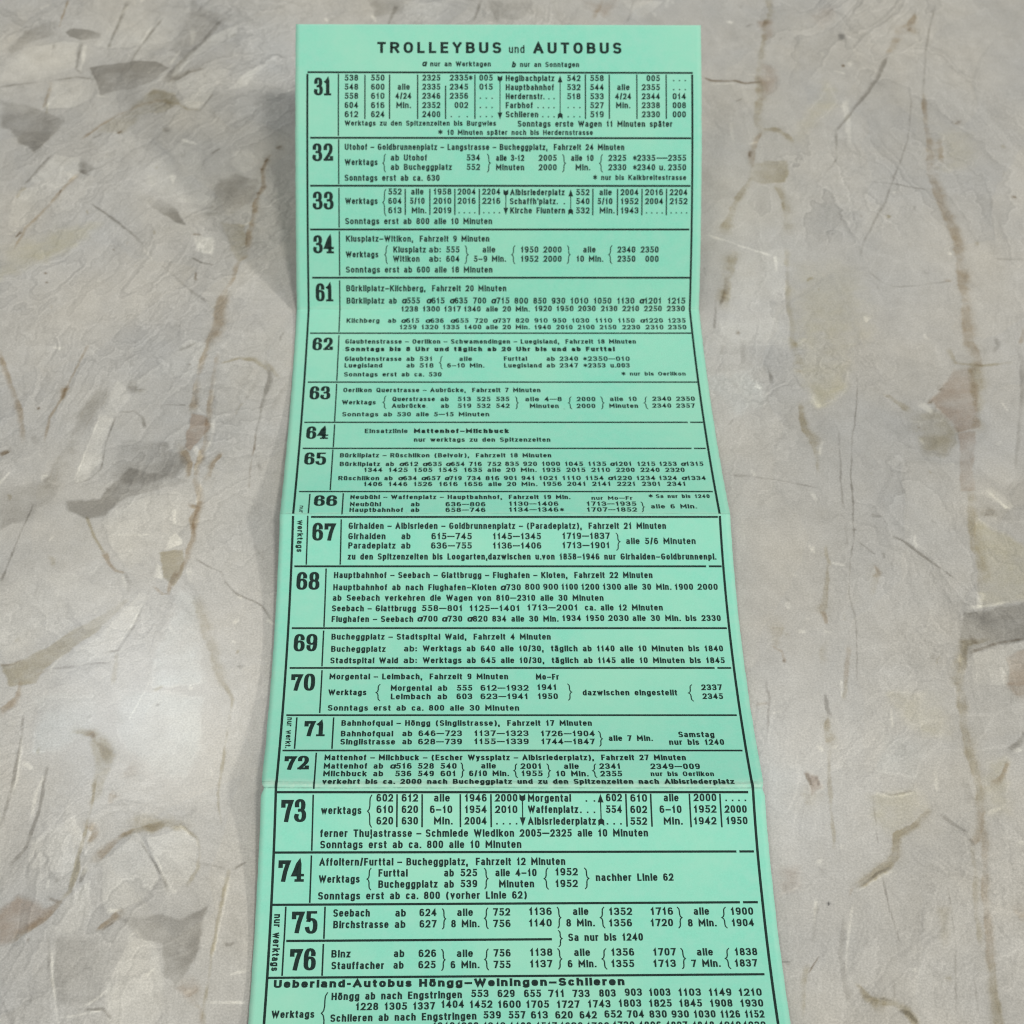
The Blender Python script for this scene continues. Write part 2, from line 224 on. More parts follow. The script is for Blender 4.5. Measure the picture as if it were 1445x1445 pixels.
('ab',-29.24,-27.19,216.7,'r'),('ɑ',-25.81,-24.55,216.7,'i'),('516',-24.46,-21.15,216.7,'r'),('528',-19.85,-16.46,216.7,'r'),('540',-15.08,-11.65,216.7,'r'),
('Milchbuck',-39.75,-30.59,218.87,'r'),('ab',-29.25,-27.14,218.87,'r'),('536',-24.61,-21.2,218.87,'r'),('549',-19.83,-16.46,218.87,'r'),('601',-15.08,-11.82,218.87,'r'),
('alle',-6.51,-3.35,216.65,'r'),('6/10 Min.',-9.07,-0.73,218.82,'r'),('2001',1.87,6.27,216.75,'r'),('1955',1.92,6.42,218.83,'r'),('alle',10.99,14.14,216.75,'r'),
('10 Min.',9.23,16.01,218.89,'r'),('2341',18.5,22.98,216.75,'r'),('2355',18.55,23.13,218.89,'r'),('2349—009',29.27,39.72,216.81,'r'),
('nur bis Oerlikon',29.12,42.44,218.83,'s'),('verkehrt bis ca. 2000 nach Bucheggplatz und zu den Spitzenzeiten nach Albisriederplatz',-39.82,46.4,221.2,'r'),
],
'73': [
('werktags',-39.9,-31.51,227.72,'r'),('602',-28.42,-24.93,225.09,'r'),('610',-28.39,-24.91,227.51,'r'),('620',-28.36,-24.89,229.93,'r'),('612',-23.17,-19.75,225.1,'r'),
('620',-23.15,-19.74,227.51,'r'),('630',-23.13,-19.73,229.93,'r'),('alle',-16.45,-13.14,225.1,'r'),('6–10',-17.29,-12.63,227.52,'r'),('Min.',-16.44,-12.6,229.94,'r'),
('1946',-10.05,-5.46,225.1,'r'),('1954',-10.07,-5.48,227.52,'r'),('2004',-10.08,-5.51,229.95,'r'),('2000',-3.7,0.94,225.1,'r'),('2010',-3.72,0.9,227.53,'r'),
('....',-3.39,0.67,229.96,'r'),('Morgental',3.11,12.03,225.14,'r'),('..',15.28,16.95,225.14,'r'),('Waffenplatz',3.07,13.51,227.54,'r'),('...',14.06,16.88,227.55,'r'),
('Albisriederplatz',3.02,17.11,230.03,'r'),('602',19.36,22.69,225.06,'r'),('554',19.28,22.61,227.52,'r'),('...',19.5,22.28,230.01,'r'),('610',24.44,27.93,225.14,'r'),
('602',24.35,27.83,227.56,'r'),('552',24.25,27.72,230.06,'r'),('alle',31.38,34.48,225.07,'r'),('6–10',30.42,34.99,227.53,'r'),('Min.',31.16,35.06,230.03,'r'),
('2000',37.63,42.36,225.03,'r'),('1952',37.51,42.23,227.49,'r'),('1942',37.37,42.08,230.0,'r'),('....',44.37,48.37,225.03,'r'),('2000',43.97,48.53,227.5,'r'),
('1950',44.09,48.53,229.96,'r'),('ferner Thujastrasse – Schmiede Wiedikon 2005—2325 alle 10 Minuten',-39.96,27.8,232.55,'r'),
('Sonntags erst ab ca. 800 alle 10 Minuten',-39.9,1.58,234.93,'r'),
],
'74': [
('Affoltern/Furttal – Bucheggplatz, Fahrzeit 12 Minuten',-39.97,10.51,238.6,'r'),('Werktags',-39.97,-31.6,242.22,'r'),('Furttal',-27.78,-21.87,240.97,'r'),
('ab',-14.36,-12.34,240.99,'r'),('525',-11.01,-7.58,240.96,'r'),('Bucheggplatz',-27.78,-15.69,243.35,'r'),('ab',-14.36,-12.35,243.37,'r'),('539',-11.02,-7.6,243.31,'r'),
('alle 4–10',-3.88,4.57,240.99,'r'),('Minuten',-3.16,4.0,243.38,'r'),('1952',8.37,12.98,240.85,'r'),('1952',8.29,12.89,243.36,'r'),
('nachher Linie 62',16.61,32.46,242.08,'r'),('Sonntags erst ab ca. 800 (vorher Linie 62)',-40.0,2.49,245.78,'r'),
],
'75': [
('Seebach',-36.79,-29.36,249.43,'r'),('ab',-24.24,-22.09,249.47,'r'),('624',-19.35,-15.88,249.42,'r'),('Birchstrasse',-36.71,-25.56,251.88,'r'),
('ab',-24.32,-22.15,251.88,'r'),('627',-19.33,-15.88,251.83,'r'),('alle',-11.74,-8.53,249.42,'r'),('8 Min.',-12.95,-7.32,251.84,'r'),('752',-4.47,-1.0,249.39,'r'),
('756',-4.51,-0.98,251.85,'r'),('1136',2.75,7.39,249.31,'r'),('1140',2.69,7.31,251.76,'r'),('alle',11.64,14.78,249.36,'r'),('8 Min.',10.23,15.9,251.8,'r'),
('1352',18.91,23.59,249.41,'r'),('1356',18.78,23.44,251.86,'r'),('1716',27.3,31.86,249.42,'r'),('1720',27.14,31.68,251.87,'r'),('alle',35.99,39.12,249.47,'r'),
('8 Min.',34.65,40.34,251.96,'r'),('1900',43.45,48.01,249.51,'r'),('1904',43.43,47.93,251.98,'r'),('Sa nur bis 1240',10.49,25.44,254.91,'r'),
],
'76': [
('Binz',-36.87,-33.04,258.1,'r'),('ab',-24.42,-22.3,258.11,'r'),('626',-19.48,-15.95,258.11,'r'),('Stauffacher',-36.78,-26.3,260.61,'r'),('ab',-24.46,-22.42,260.58,'r'),
('625',-19.5,-16.06,260.54,'r'),('alle',-11.86,-8.63,258.17,'r'),('6 Min.',-13.1,-7.44,260.59,'r'),('756',-4.54,-1.12,258.14,'r'),('755',-4.59,-1.18,260.61,'r'),
('1138',2.69,7.19,258.05,'r'),('1137',2.62,7.1,260.51,'r'),('alle',11.5,14.7,258.12,'r'),('6 Min.',10.14,15.75,260.57,'r'),('1356',18.86,23.47,258.13,'r'),
('1355',18.72,23.31,260.59,'r'),('1707',27.21,31.75,258.15,'r'),('1713',27.03,31.55,260.62,'r'),('alle',35.9,39.1,258.21,'r'),('7 Min.',34.62,40.31,260.67,'r'),
('1838',43.41,47.9,258.23,'r'),('1837',43.17,47.64,260.66,'r'),
],
'Ueberland': [
('Ueberland-Autobus Höngg–Weiningen–Schlieren',-48.02,21.12,264.49,'w'),('Werktags',-48.07,-39.7,270.94,'r'),
('Höngg ab nach Engstringen',-36.51,-10.89,267.21,'r',266.98),('553',-9.08,-5.66,266.79,'r'),('629',-3.91,-0.54,266.83,'r'),('655',1.27,4.63,266.87,'r'),
('711',6.03,9.21,266.91,'r'),('733',10.77,14.14,266.95,'r'),('803',15.99,19.24,266.92,'r'),('903',21.01,24.38,266.78,'r'),('1003',25.75,29.96,266.82,'r'),
('1103',31.47,35.92,266.86,'r'),('1149',37.42,41.86,266.91,'r'),('1210',43.26,47.78,266.96,'r'),('1228',-31.7,-27.27,269.4,'r'),('1305',-26.08,-21.64,269.38,'r'),
('1337',-20.49,-16.18,269.37,'r'),('1404',-14.98,-10.5,269.05,'r'),('1452',-9.42,-4.96,269.1,'r'),('1600',-3.91,0.59,269.15,'r'),('1705',1.6,6.1,269.2,'r'),
('1727',7.59,12.05,269.25,'r'),('1743',13.65,18.09,269.22,'r'),('1803',19.65,24.08,269.12,'r'),('1825',25.57,30.0,269.17,'r'),('1845',31.44,35.89,269.22,'r'),
('1908',37.42,41.8,269.27,'r'),('1930',43.31,47.79,269.32,'r'),('Schlieren ab nach Engstringen',-36.56,-8.11,271.86,'r',271.59),('539',-6.75,-3.36,271.42,'r'),
('557',-1.86,1.41,271.46,'r'),('613',2.48,5.77,271.5,'r'),('620',7.2,10.61,271.54,'r'),('642',11.92,15.26,271.58,'r'),('652',16.75,20.16,271.44,'r'),
('704',21.12,24.43,271.48,'r'),('830',25.46,28.84,271.52,'r'),('930',29.75,33.13,271.56,'r'),('1030',34.04,38.28,271.6,'r'),('1126',39.21,43.02,271.64,'r'),
('1152',43.93,47.69,271.69,'r'),('1242',-16.6,-12.37,273.73,'r'),('1309',-11.95,-7.74,273.77,'r'),('1343',-6.79,-2.52,273.82,'r'),('1408',-1.69,2.47,273.86,'r'),
('1517',3.42,7.45,273.91,'r'),('1630',8.04,12.44,273.95,'r'),('1708',13.15,17.54,274.0,'r'),('1730',18.26,22.41,273.86,'r'),('1806',23.36,27.59,273.91,'r'),
('1827',28.58,32.62,273.96,'r'),('1848',33.68,37.79,274.01,'r'),('1910',38.78,42.93,274.05,'r'),('1932',43.41,47.68,274.1,'r'),
],
}
RULES = {
'heading': [
('h',-49.4,50.28,12.83,12.83,0),
],
'31': [
('v',-41.39,-41.39,13.24,29.38,0),('v',-34.53,-34.53,13.44,25.03,0),('v',-28.17,-28.17,13.42,25.02,0),('v',-20.91,-20.91,13.41,25.01,0),('v',-6.1,-6.1,13.38,24.99,0),
('v',-13.69,-13.69,16.28,25.0,0),('v',22.46,22.46,13.32,24.94,0),('v',28.63,28.63,13.31,24.93,0),('v',35.77,35.77,13.29,24.92,0),('v',43.35,43.35,13.28,24.91,0),
],
'32': [
('h',-48.68,49.73,29.9,29.9,0),('v',-41.31,-41.31,30.29,41.78,0),
],
'33': [
('h',-48.71,49.68,42.21,42.21,0),('v',-41.27,-41.27,42.78,52.95,0),('v',-24.12,-24.12,42.97,49.69,0),('v',-17.75,-17.75,42.97,49.69,0),('v',-11.29,-11.29,42.97,49.69,0),
('v',-4.95,-4.95,42.96,49.69,0),('v',24.43,24.43,42.94,49.76,0),('v',30.8,30.8,42.94,49.76,0),('v',37.14,37.14,42.94,49.76,0),('v',43.48,43.48,42.93,49.76,0),
],
'34': [
('h',-48.79,49.51,53.41,53.41,0),('v',-41.23,-41.23,53.84,65.34,0),
],
'61': [
('h',-48.39,50.0,65.83,65.83,0),('v',-41.26,-41.26,66.48,81.87,0),
],
'62': [
('h',-48.69,49.78,82.28,82.28,0),('v',-41.21,-41.21,82.97,99.14,0),
],
'63': [
('h',-48.52,49.95,99.66,99.66,0),('v',-41.19,-41.19,100.27,113.96,0),
],
'64': [
('h',-48.66,49.78,114.27,114.27,46.36),('v',-41.13,-41.13,115.0,123.47,0),
],
'65': [
('h',-48.56,49.53,123.87,123.87,46.36),('v',-41.18,-41.18,124.33,139.36,0),
],
'66': [
('h',-48.54,49.46,139.89,139.89,0),('v',-38.02,-38.02,140.48,148.46,0),('v',-45.9,-45.9,140.73,148.0,0),
],
'67': [
('h',-45.24,49.64,149.02,149.02,0),('v',-38.16,-38.16,149.62,161.07,0),('v',-45.98,-45.98,148.71,161.07,0),
],
'68': [
('h',-48.72,49.71,161.48,161.48,46.45),('v',-41.37,-41.37,162.05,177.33,0),
],
'69': [
('h',-48.61,49.58,177.68,177.68,0),('v',-41.4,-41.4,178.31,188.01,0),
],
'70': [
('h',-48.56,49.5,188.44,188.44,46.11),('v',-41.33,-41.33,189.06,200.93,0),
],
'71': [
('h',-48.55,49.27,201.52,201.52,0),('v',-38.24,-38.24,202.13,211.01,0),('v',-46.22,-46.22,202.13,211.01,0),
],
'72': [
('h',-48.76,49.31,211.5,211.5,0),('v',-41.51,-41.51,212.11,222.42,0),
],
'73': [
('h',-49.2,49.06,223.11,223.11,0),('v',-41.6,-41.6,223.61,235.41,0),('v',-24.13,-24.13,223.53,230.49,0),('v',-18.9,-18.9,223.53,230.5,0),
('v',-10.96,-10.96,223.53,230.51,0),('v',-4.58,-4.58,223.53,230.52,0),('v',23.53,23.53,223.44,230.45,0),('v',28.7,28.7,223.44,230.46,0),('v',36.77,36.77,223.44,230.59,0),
('v',43.13,43.13,223.44,230.6,0),
],
'74': [
('h',-49.14,49.36,235.78,235.78,46.06),('v',-41.63,-41.63,236.39,246.44,0),
],
'75': [
('h',-49.23,49.13,246.81,246.81,45.83),('v',-38.49,-38.49,247.25,254.09,0),('v',-46.45,-46.45,247.2,254.59,0),
],
'76': [
('h',-46.03,7.22,254.49,254.49,0),('v',-38.55,-38.55,255.16,261.98,0),('v',-46.48,-46.48,254.59,261.92,0),
],
'Ueberland': [
('h',-49.14,48.79,262.32,262.32,0),
],
}
SHAPES = {
'31': [
('num','31',-47.68,-43.22,14.2,18.93),('dn','',0.38,0.38,13.57,25.14),('up','',15.93,15.93,13.54,24.95),
],
'32': [
('num','32',-48.07,-42.72,31.31,35.95),('{','',-29.91,-29.22,34.12,38.67),('}','',-2.86,-2.13,34.09,38.65),('}','',16.58,17.31,34.19,38.63),
('{','',26.11,26.84,34.18,38.63),
],
'33': [
('num','33',-48.04,-42.64,43.67,48.33),('{','',-29.93,-29.16,43.1,49.89),('dn','',1.91,1.91,43.08,49.69),('up','',18.7,18.7,43.07,49.68),
],
'34': [
('num','34',-48.01,-42.63,54.85,59.56),('{','',-29.49,-28.8,57.58,62.19),('}','',-8.63,-7.81,57.58,62.19),('{','',3.49,4.31,57.58,62.19),('}','',17.96,18.65,57.58,62.19),
('{','',28.68,29.49,57.58,62.19),
],
'61': [
('num','61',-47.53,-42.91,67.21,71.97),
],
'62': [
('num','62',-47.93,-42.6,83.79,88.33),('{','',-15.31,-14.55,90.44,94.91),
],
'63': [
('num','63',-47.86,-42.62,101.12,105.95),('{','',-29.43,-28.64,104.69,109.26),('}','',3.77,4.4,104.97,109.39),('{','',16.89,17.68,104.97,109.39),
('}','',25.09,25.84,104.97,109.39),('{','',35.79,36.62,104.97,109.39),
],
'64': [
('num','64',-47.98,-42.53,115.74,120.4),
],
'65': [
('num','65',-47.96,-42.64,125.32,129.89),
],
'66': [
('num','66',-44.82,-39.33,141.23,145.26),('vt','nur',-48.4,-47.0,145.14,147.75),('}','',32.06,32.77,143.71,147.5),
],
'67': [
('num','67',-44.83,-39.41,150.45,154.97),('vt','werktags',-48.79,-46.89,149.83,157.84),('}','',25.74,26.56,153.08,157.37),
],
'68': [
('num','68',-48.08,-42.77,162.91,167.57),
],
'69': [
('num','69',-47.98,-42.7,179.21,183.93),
],
'70': [
('num','70',-48.06,-42.72,189.97,194.71),('{','',-29.23,-28.38,192.96,197.48),('}','',12.96,13.75,192.81,197.33),('{','',39.35,40.27,193.06,197.59),
],
'71': [
('num','71',-44.47,-39.94,202.98,207.46),('vt','nur werkt.',-48.7,-46.99,202.13,210.81),('}','',18.95,19.67,206.05,210.27),
],
'72': [
('num','72',-48.16,-42.85,212.97,217.0),('}','',-10.73,-10.13,215.03,219.17),('{','',0.36,1.07,215.31,219.21),('}','',7.43,8.06,215.31,219.21),
('{','',16.97,17.76,215.31,219.21),
],
'73': [
('num','73',-48.21,-42.96,224.53,229.39),('{','',-30.23,-29.39,223.72,230.48),('dn','',1.96,1.96,223.44,230.27),('up','',18.22,18.22,223.44,230.29),
],
'74': [
('num','74',-48.34,-42.99,237.24,241.96),('{','',-30.09,-29.33,239.18,243.73),('}','',-6.06,-5.41,239.27,243.65),('{','',6.08,6.86,239.25,243.76),
('}','',14.4,15.19,239.27,243.72),
],
'75': [
('num','75',-45.14,-39.87,248.09,252.87),('vt','nur werktags',-49.2,-47.18,248.77,260.88),('}','',-14.67,-14.07,247.86,252.14),('{','',-6.21,-5.53,247.75,252.12),
('}','',8.53,9.15,247.67,252.08),('{','',17.15,17.92,247.72,252.13),('}','',32.78,33.56,247.81,252.23),('{','',41.59,42.44,247.86,252.29),('}','',8.6,9.25,252.65,256.05),
],
'76': [
('num','76',-45.14,-39.9,256.04,260.8),('}','',-14.83,-14.2,256.51,260.97),('{','',-6.3,-5.59,256.49,260.96),('}','',8.31,9.0,256.54,260.88),
('{','',17.0,17.83,256.6,260.95),('}','',32.8,33.52,256.63,260.99),('{','',41.44,42.28,256.69,261.05),
],
'Ueberland': [
('{','',-38.33,-37.31,265.57,274.39),
],
}
MARBLE_PATCHES_AND_SHEEN = [  # tone W entries are painted lamp reflections, the rest is stone pattern
('g',0.8,0.57,[(-128.6,118.3),(-126.0,120.4),(-121.7,120.0),(-117.3,118.3),(-117.4,116.0),(-123.3,115.1),(-126.9,116.0)]),
('g',0.8,0.69,[(-118.1,101.4),(-108.6,103.6),(-99.6,104.2),(-95.1,101.4),(-100.0,94.8),(-106.6,91.0),(-113.8,88.3),(-116.1,95.9)]),
('l',0.6,0.82,[(-130.1,94.8),(-116.0,95.4),(-115.8,87.3),(-120.7,83.0),(-128.8,81.9)]),
('g',0.65,1.69,[(-143.0,86.2),(-136.6,84.1),(-130.1,81.9),(-122.6,76.7),(-124.8,72.5),(-129.8,64.3),(-135.0,68.4),(-138.3,72.5),(-141.1,73.6)]),
('g',0.5,1.42,[(-145.2,110.3),(-140.2,119.5),(-131.4,123.5),(-131.3,117.2),(-138.6,113.7),(-143.3,107.0)]),
('l',0.5,1.05,[(-144.2,103.6),(-138.3,111.5),(-123.9,114.3),(-123.0,101.4),(-130.8,97.0),(-144.3,94.8)]),
('l',0.8,0.56,[(-77.1,122.9),(-77.8,117.2),(-87.9,107.0),(-94.6,95.9),(-93.9,103.6),(-83.8,117.2)]),
('l',0.9,0.56,[(-64.8,107.5),(-71.4,100.3),(-77.0,91.6),(-71.6,93.7),(-68.6,100.3)]),
('l',0.6,0.69,[(-84.0,101.4),(-77.0,101.4),(-81.6,89.4),(-84.6,83.0),(-88.7,84.1),(-92.4,94.8)]),
('l',0.4,1.07,[(-103.9,119.5),(-92.4,134.7),(-90.7,132.3),(-96.1,112.6),(-106.5,103.6),(-108.2,107.0)]),
('l',0.4,1.07,[(-118.6,111.5),(-112.2,131.1),(-99.7,127.6),(-104.6,112.6),(-114.2,109.8)]),
('g',0.45,1.78,[(-90.9,134.7),(-81.0,127.6),(-86.3,113.7),(-91.3,105.9),(-95.8,109.2),(-92.1,122.9)]),
('o',0.6,1.7,[(-99.7,91.6),(-92.7,90.5),(-90.2,85.1),(-94.7,81.9),(-101.4,80.9),(-106.6,72.5),(-112.7,72.5),(-105.6,81.9)]),
('l',0.7,0.79,[(-124.2,62.3),(-117.4,61.3),(-116.8,54.3),(-122.3,48.4),(-129.9,51.3)]),('g',0.5,0.53,[(-117.4,61.3),(-112.1,56.3),(-115.1,53.8),(-117.0,55.3)]),
('l',0.5,1.65,[(-98.3,56.3),(-87.5,69.4),(-84.4,64.3),(-80.8,52.3),(-75.3,40.7),(-84.5,42.6),(-95.5,48.4)]),
('g',0.6,0.65,[(-96.5,45.5),(-91.2,44.5),(-86.2,38.8),(-84.5,34.0),(-90.5,36.9),(-94.8,41.6)]),
('g',0.6,1.63,[(-76.8,52.3),(-72.4,55.3),(-67.0,52.3),(-65.8,44.5),(-71.3,38.8),(-77.8,39.7)]),
('l',0.5,1.0,[(-73.7,64.3),(-69.8,65.3),(-66.7,59.3),(-70.5,56.3),(-74.0,59.3)]),('o',0.5,0.95,[(-74.8,34.0),(-67.7,33.1),(-66.9,21.1),(-69.9,18.3),(-71.5,23.8)]),
('w',0.7,0.76,[(-81.5,29.3),(-77.0,28.4),(-77.1,22.0),(-81.0,23.8)]),('y',0.6,5.09,[(-133.9,24.7),(-118.9,32.1),(-108.2,34.0),(-110.0,27.5),(-125.3,18.3),(-132.1,12.9)]),
('l',0.4,2.6,[(-133.2,46.5),(-124.6,50.4),(-115.8,48.4),(-127.4,33.1),(-132.7,34.0)]),
('l',0.8,0.58,[(-99.7,-35.2),(-96.0,-36.8),(-97.2,-51.4),(-100.1,-56.6),(-103.9,-58.1),(-101.7,-47.6)]),
('l',0.6,0.71,[(-96.7,-24.9),(-92.7,-28.9),(-95.6,-35.2),(-99.6,-36.0)]),
('g',0.6,1.72,[(-92.8,-44.6),(-82.9,-45.3),(-78.3,-51.4),(-79.6,-55.9),(-89.6,-58.8),(-94.4,-55.9)]),
('g',0.75,0.79,[(-96.6,-61.8),(-90.2,-52.9),(-85.5,-54.4),(-79.6,-55.9),(-76.0,-57.4),(-82.7,-59.6),(-89.2,-62.5),(-95.4,-67.6),(-99.3,-68.3),(-104.0,-66.1),(-104.9,-63.2)]),
('p',0.9,0.47,[(-77.3,-35.2),(-73.8,-36.0),(-72.3,-39.9),(-74.8,-44.6),(-77.5,-47.6),(-78.7,-46.1)]),
('l',0.5,0.9,[(-93.5,-26.5),(-80.1,-10.0),(-75.7,-11.7),(-76.6,-22.4),(-88.4,-24.0)]),
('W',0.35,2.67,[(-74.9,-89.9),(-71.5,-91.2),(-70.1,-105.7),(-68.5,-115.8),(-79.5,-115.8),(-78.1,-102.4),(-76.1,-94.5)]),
('o',0.9,0.55,[(-81.4,-78.9),(-75.4,-78.2),(-75.3,-85.8),(-76.7,-88.5),(-79.7,-85.8)]),('w',0.8,0.44,[(-82.0,-81.7),(-80.7,-83.0),(-79.6,-86.5),(-81.8,-85.8)]),
('w',0.8,0.56,[(-79.0,-74.7),(-77.5,-73.3),(-75.8,-76.8),(-79.8,-78.2)]),
('o',0.8,0.74,[(-113.7,-110.8),(-110.6,-110.1),(-103.8,-105.7),(-95.1,-98.5),(-87.2,-91.9),(-89.0,-95.2),(-94.6,-102.4),(-101.2,-109.5),(-104.4,-113.3),(-105.1,-115.8),(-111.9,-115.8)]),
('l',0.8,0.54,[(-84.2,-89.9),(-82.4,-91.2),(-85.4,-99.2),(-88.3,-106.3),(-95.2,-110.8),(-100.5,-110.8),(-92.5,-102.4),(-87.5,-93.9)]),
('l',0.45,2.16,[(-111.9,-85.8),(-101.0,-85.8),(-90.5,-91.2),(-101.8,-101.1),(-113.8,-110.1),(-115.9,-95.9)]),
('l',0.4,1.68,[(-95.8,-69.0),(-84.7,-61.8),(-75.8,-60.3),(-75.4,-71.9),(-82.0,-78.9),(-88.1,-83.0),(-92.6,-77.5)]),
('g',0.35,2.26,[(-121.2,-60.3),(-113.1,-57.4),(-106.7,-58.1),(-107.4,-61.8),(-113.2,-69.0),(-119.5,-71.9)]),
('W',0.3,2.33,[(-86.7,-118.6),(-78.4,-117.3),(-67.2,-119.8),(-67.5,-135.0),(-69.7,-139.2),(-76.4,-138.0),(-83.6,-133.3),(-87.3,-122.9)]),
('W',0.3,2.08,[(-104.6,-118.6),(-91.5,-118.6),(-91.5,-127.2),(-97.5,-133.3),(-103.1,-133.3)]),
('o',0.6,1.02,[(-91.2,-129.7),(-86.7,-133.3),(-86.5,-143.8),(-88.8,-146.1)]),
('l',0.8,0.49,[(-77.4,-154.0),(-72.5,-152.9),(-69.6,-151.5),(-65.8,-155.2),(-65.4,-160.7),(-68.4,-165.6),(-69.7,-167.2),(-72.0,-163.9),(-74.9,-159.0)]),
('l',0.6,0.74,[(-85.7,-159.6),(-79.4,-153.5),(-77.2,-155.7),(-72.5,-163.9),(-74.2,-166.6),(-81.5,-170.9),(-83.9,-170.9)]),
('g',0.7,0.86,[(-80.4,-172.5),(-73.3,-170.4),(-66.9,-171.4),(-62.7,-169.8),(-63.2,-175.1),(-65.4,-183.8),(-67.4,-187.3),(-69.5,-185.3),(-71.2,-177.7),(-75.1,-176.7),(-77.2,-175.1)]),
('l',0.6,0.66,[(-78.0,-176.1),(-72.6,-177.7),(-69.9,-185.8),(-68.8,-192.8),(-71.3,-195.7),(-78.8,-195.7),(-81.2,-186.8),(-79.5,-180.3)]),
('p',0.7,1.93,[(-101.4,-167.2),(-95.1,-170.4),(-93.4,-168.8),(-95.7,-173.5),(-100.9,-177.2),(-103.6,-178.7),(-104.5,-172.5)]),
('g',0.3,1.42,[(-92.7,-177.7),(-83.7,-176.7),(-80.2,-182.8),(-81.8,-189.3),(-89.9,-191.8)]),
('l',0.5,0.99,[(-101.0,-156.3),(-91.5,-148.4),(-90.2,-155.2),(-91.8,-166.1),(-97.4,-168.2),(-100.5,-162.9)]),
('l',0.5,0.97,[(-94.7,-173.5),(-88.5,-165.0),(-86.9,-170.4),(-88.2,-175.1),(-93.3,-176.7)]),('p',0.61,1.85,[(82.2,124.1),(86.6,124.7),(85.0,117.2),(81.8,113.8)]),
('p',0.54,4.05,[(80.7,103.6),(84.0,102.5),(82.9,92.7),(78.2,87.3),(78.4,95.9)]),('o',0.58,1.03,[(72.5,59.3),(76.6,60.3),(82.5,60.3),(80.7,50.4),(74.7,49.4),(71.4,52.4)]),
('w',0.3,4.83,[(64.1,22.0),(78.2,23.9),(74.7,-11.2),(56.5,-11.2)]),('p',0.27,4.65,[(98.4,127.6),(105.1,130.0),(105.1,124.1),(99.8,121.8)]),
('y',0.39,9.66,[(80.3,20.2),(97.1,18.4),(94.6,-7.9),(77.9,-10.0)]),('y',0.33,5.29,[(98.2,93.8),(100.1,87.3),(88.6,66.4),(85.5,68.4)]),
('y',0.33,5.2,[(129.1,72.6),(137.2,72.6),(134.6,58.3),(127.0,56.3)]),('y',0.5,3.89,[(76.7,-10.0),(92.5,-10.0),(88.1,-20.0),(85.5,-29.7),(79.2,-32.8),(76.3,-23.2)]),
('p',0.68,1.38,[(115.5,-20.8),(121.0,-20.0),(119.0,-40.7),(113.6,-41.5),(109.6,-34.4),(107.8,-31.3)]),
('o',0.61,3.03,[(102.6,-37.6),(109.4,-35.2),(113.6,-41.5),(109.7,-47.6),(103.9,-47.6)]),('p',0.68,0.52,[(113.8,-41.8),(117.7,-41.5),(113.9,-59.5),(110.9,-59.9)]),
('w',0.44,1.1,[(114.3,-60.3),(117.4,-58.8),(121.6,-64.7),(118.9,-65.7)]),('y',0.55,2.15,[(112.7,-69.0),(117.5,-73.2),(123.0,-78.9),(120.3,-92.5),(110.4,-93.2)]),
('g',0.61,0.69,[(105.6,-95.8),(120.2,-92.8),(118.2,-103.0),(104.6,-107.5),(101.4,-110.7),(102.0,-104.3)]),
('l',0.48,0.69,[(105.0,-107.9),(118.1,-103.4),(115.6,-115.7),(102.6,-115.7)]),('p',0.48,0.68,[(111.9,-108.2),(117.7,-105.6),(115.6,-115.7),(110.9,-115.7)]),
('g',0.24,2.21,[(115.3,-54.4),(119.9,-60.3),(127.9,-54.4),(125.0,-69.0),(117.2,-69.0),(113.5,-64.7)]),
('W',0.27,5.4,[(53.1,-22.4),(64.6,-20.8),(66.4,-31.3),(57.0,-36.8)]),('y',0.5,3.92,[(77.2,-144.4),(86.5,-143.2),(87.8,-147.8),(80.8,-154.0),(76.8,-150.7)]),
('y',0.44,4.07,[(84.2,-118.6),(96.8,-118.6),(96.1,-129.0),(89.9,-129.0)]),('p',0.61,1.06,[(63.1,-138.0),(65.3,-139.2),(66.2,-141.5),(63.7,-143.2)]),
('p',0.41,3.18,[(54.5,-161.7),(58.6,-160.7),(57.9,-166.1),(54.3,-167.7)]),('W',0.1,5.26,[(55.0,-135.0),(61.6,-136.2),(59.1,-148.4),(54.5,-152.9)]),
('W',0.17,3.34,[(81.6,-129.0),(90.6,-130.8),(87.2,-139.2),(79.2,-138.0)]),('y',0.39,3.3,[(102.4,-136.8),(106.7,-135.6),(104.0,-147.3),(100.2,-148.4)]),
('o',0.41,1.88,[(86.5,-170.3),(88.5,-169.8),(86.6,-178.2),(85.1,-178.7)]),('g',0.4,2.17,[(-37.0,134.7),(-25.1,134.7),(-28.2,128.3),(-34.7,126.2)]),
('l',0.5,1.73,[(-26.1,132.9),(-10.9,134.7),(-17.4,124.1),(-24.9,123.4)]),('g',0.35,2.6,[(-0.0,134.7),(15.2,134.7),(10.6,125.8),(1.9,124.1)]),
('p',0.4,3.26,[(28.3,134.7),(39.2,134.7),(34.4,126.9)]),('l',0.5,1.73,[(41.3,134.7),(54.4,134.7),(45.0,124.1)]),
]
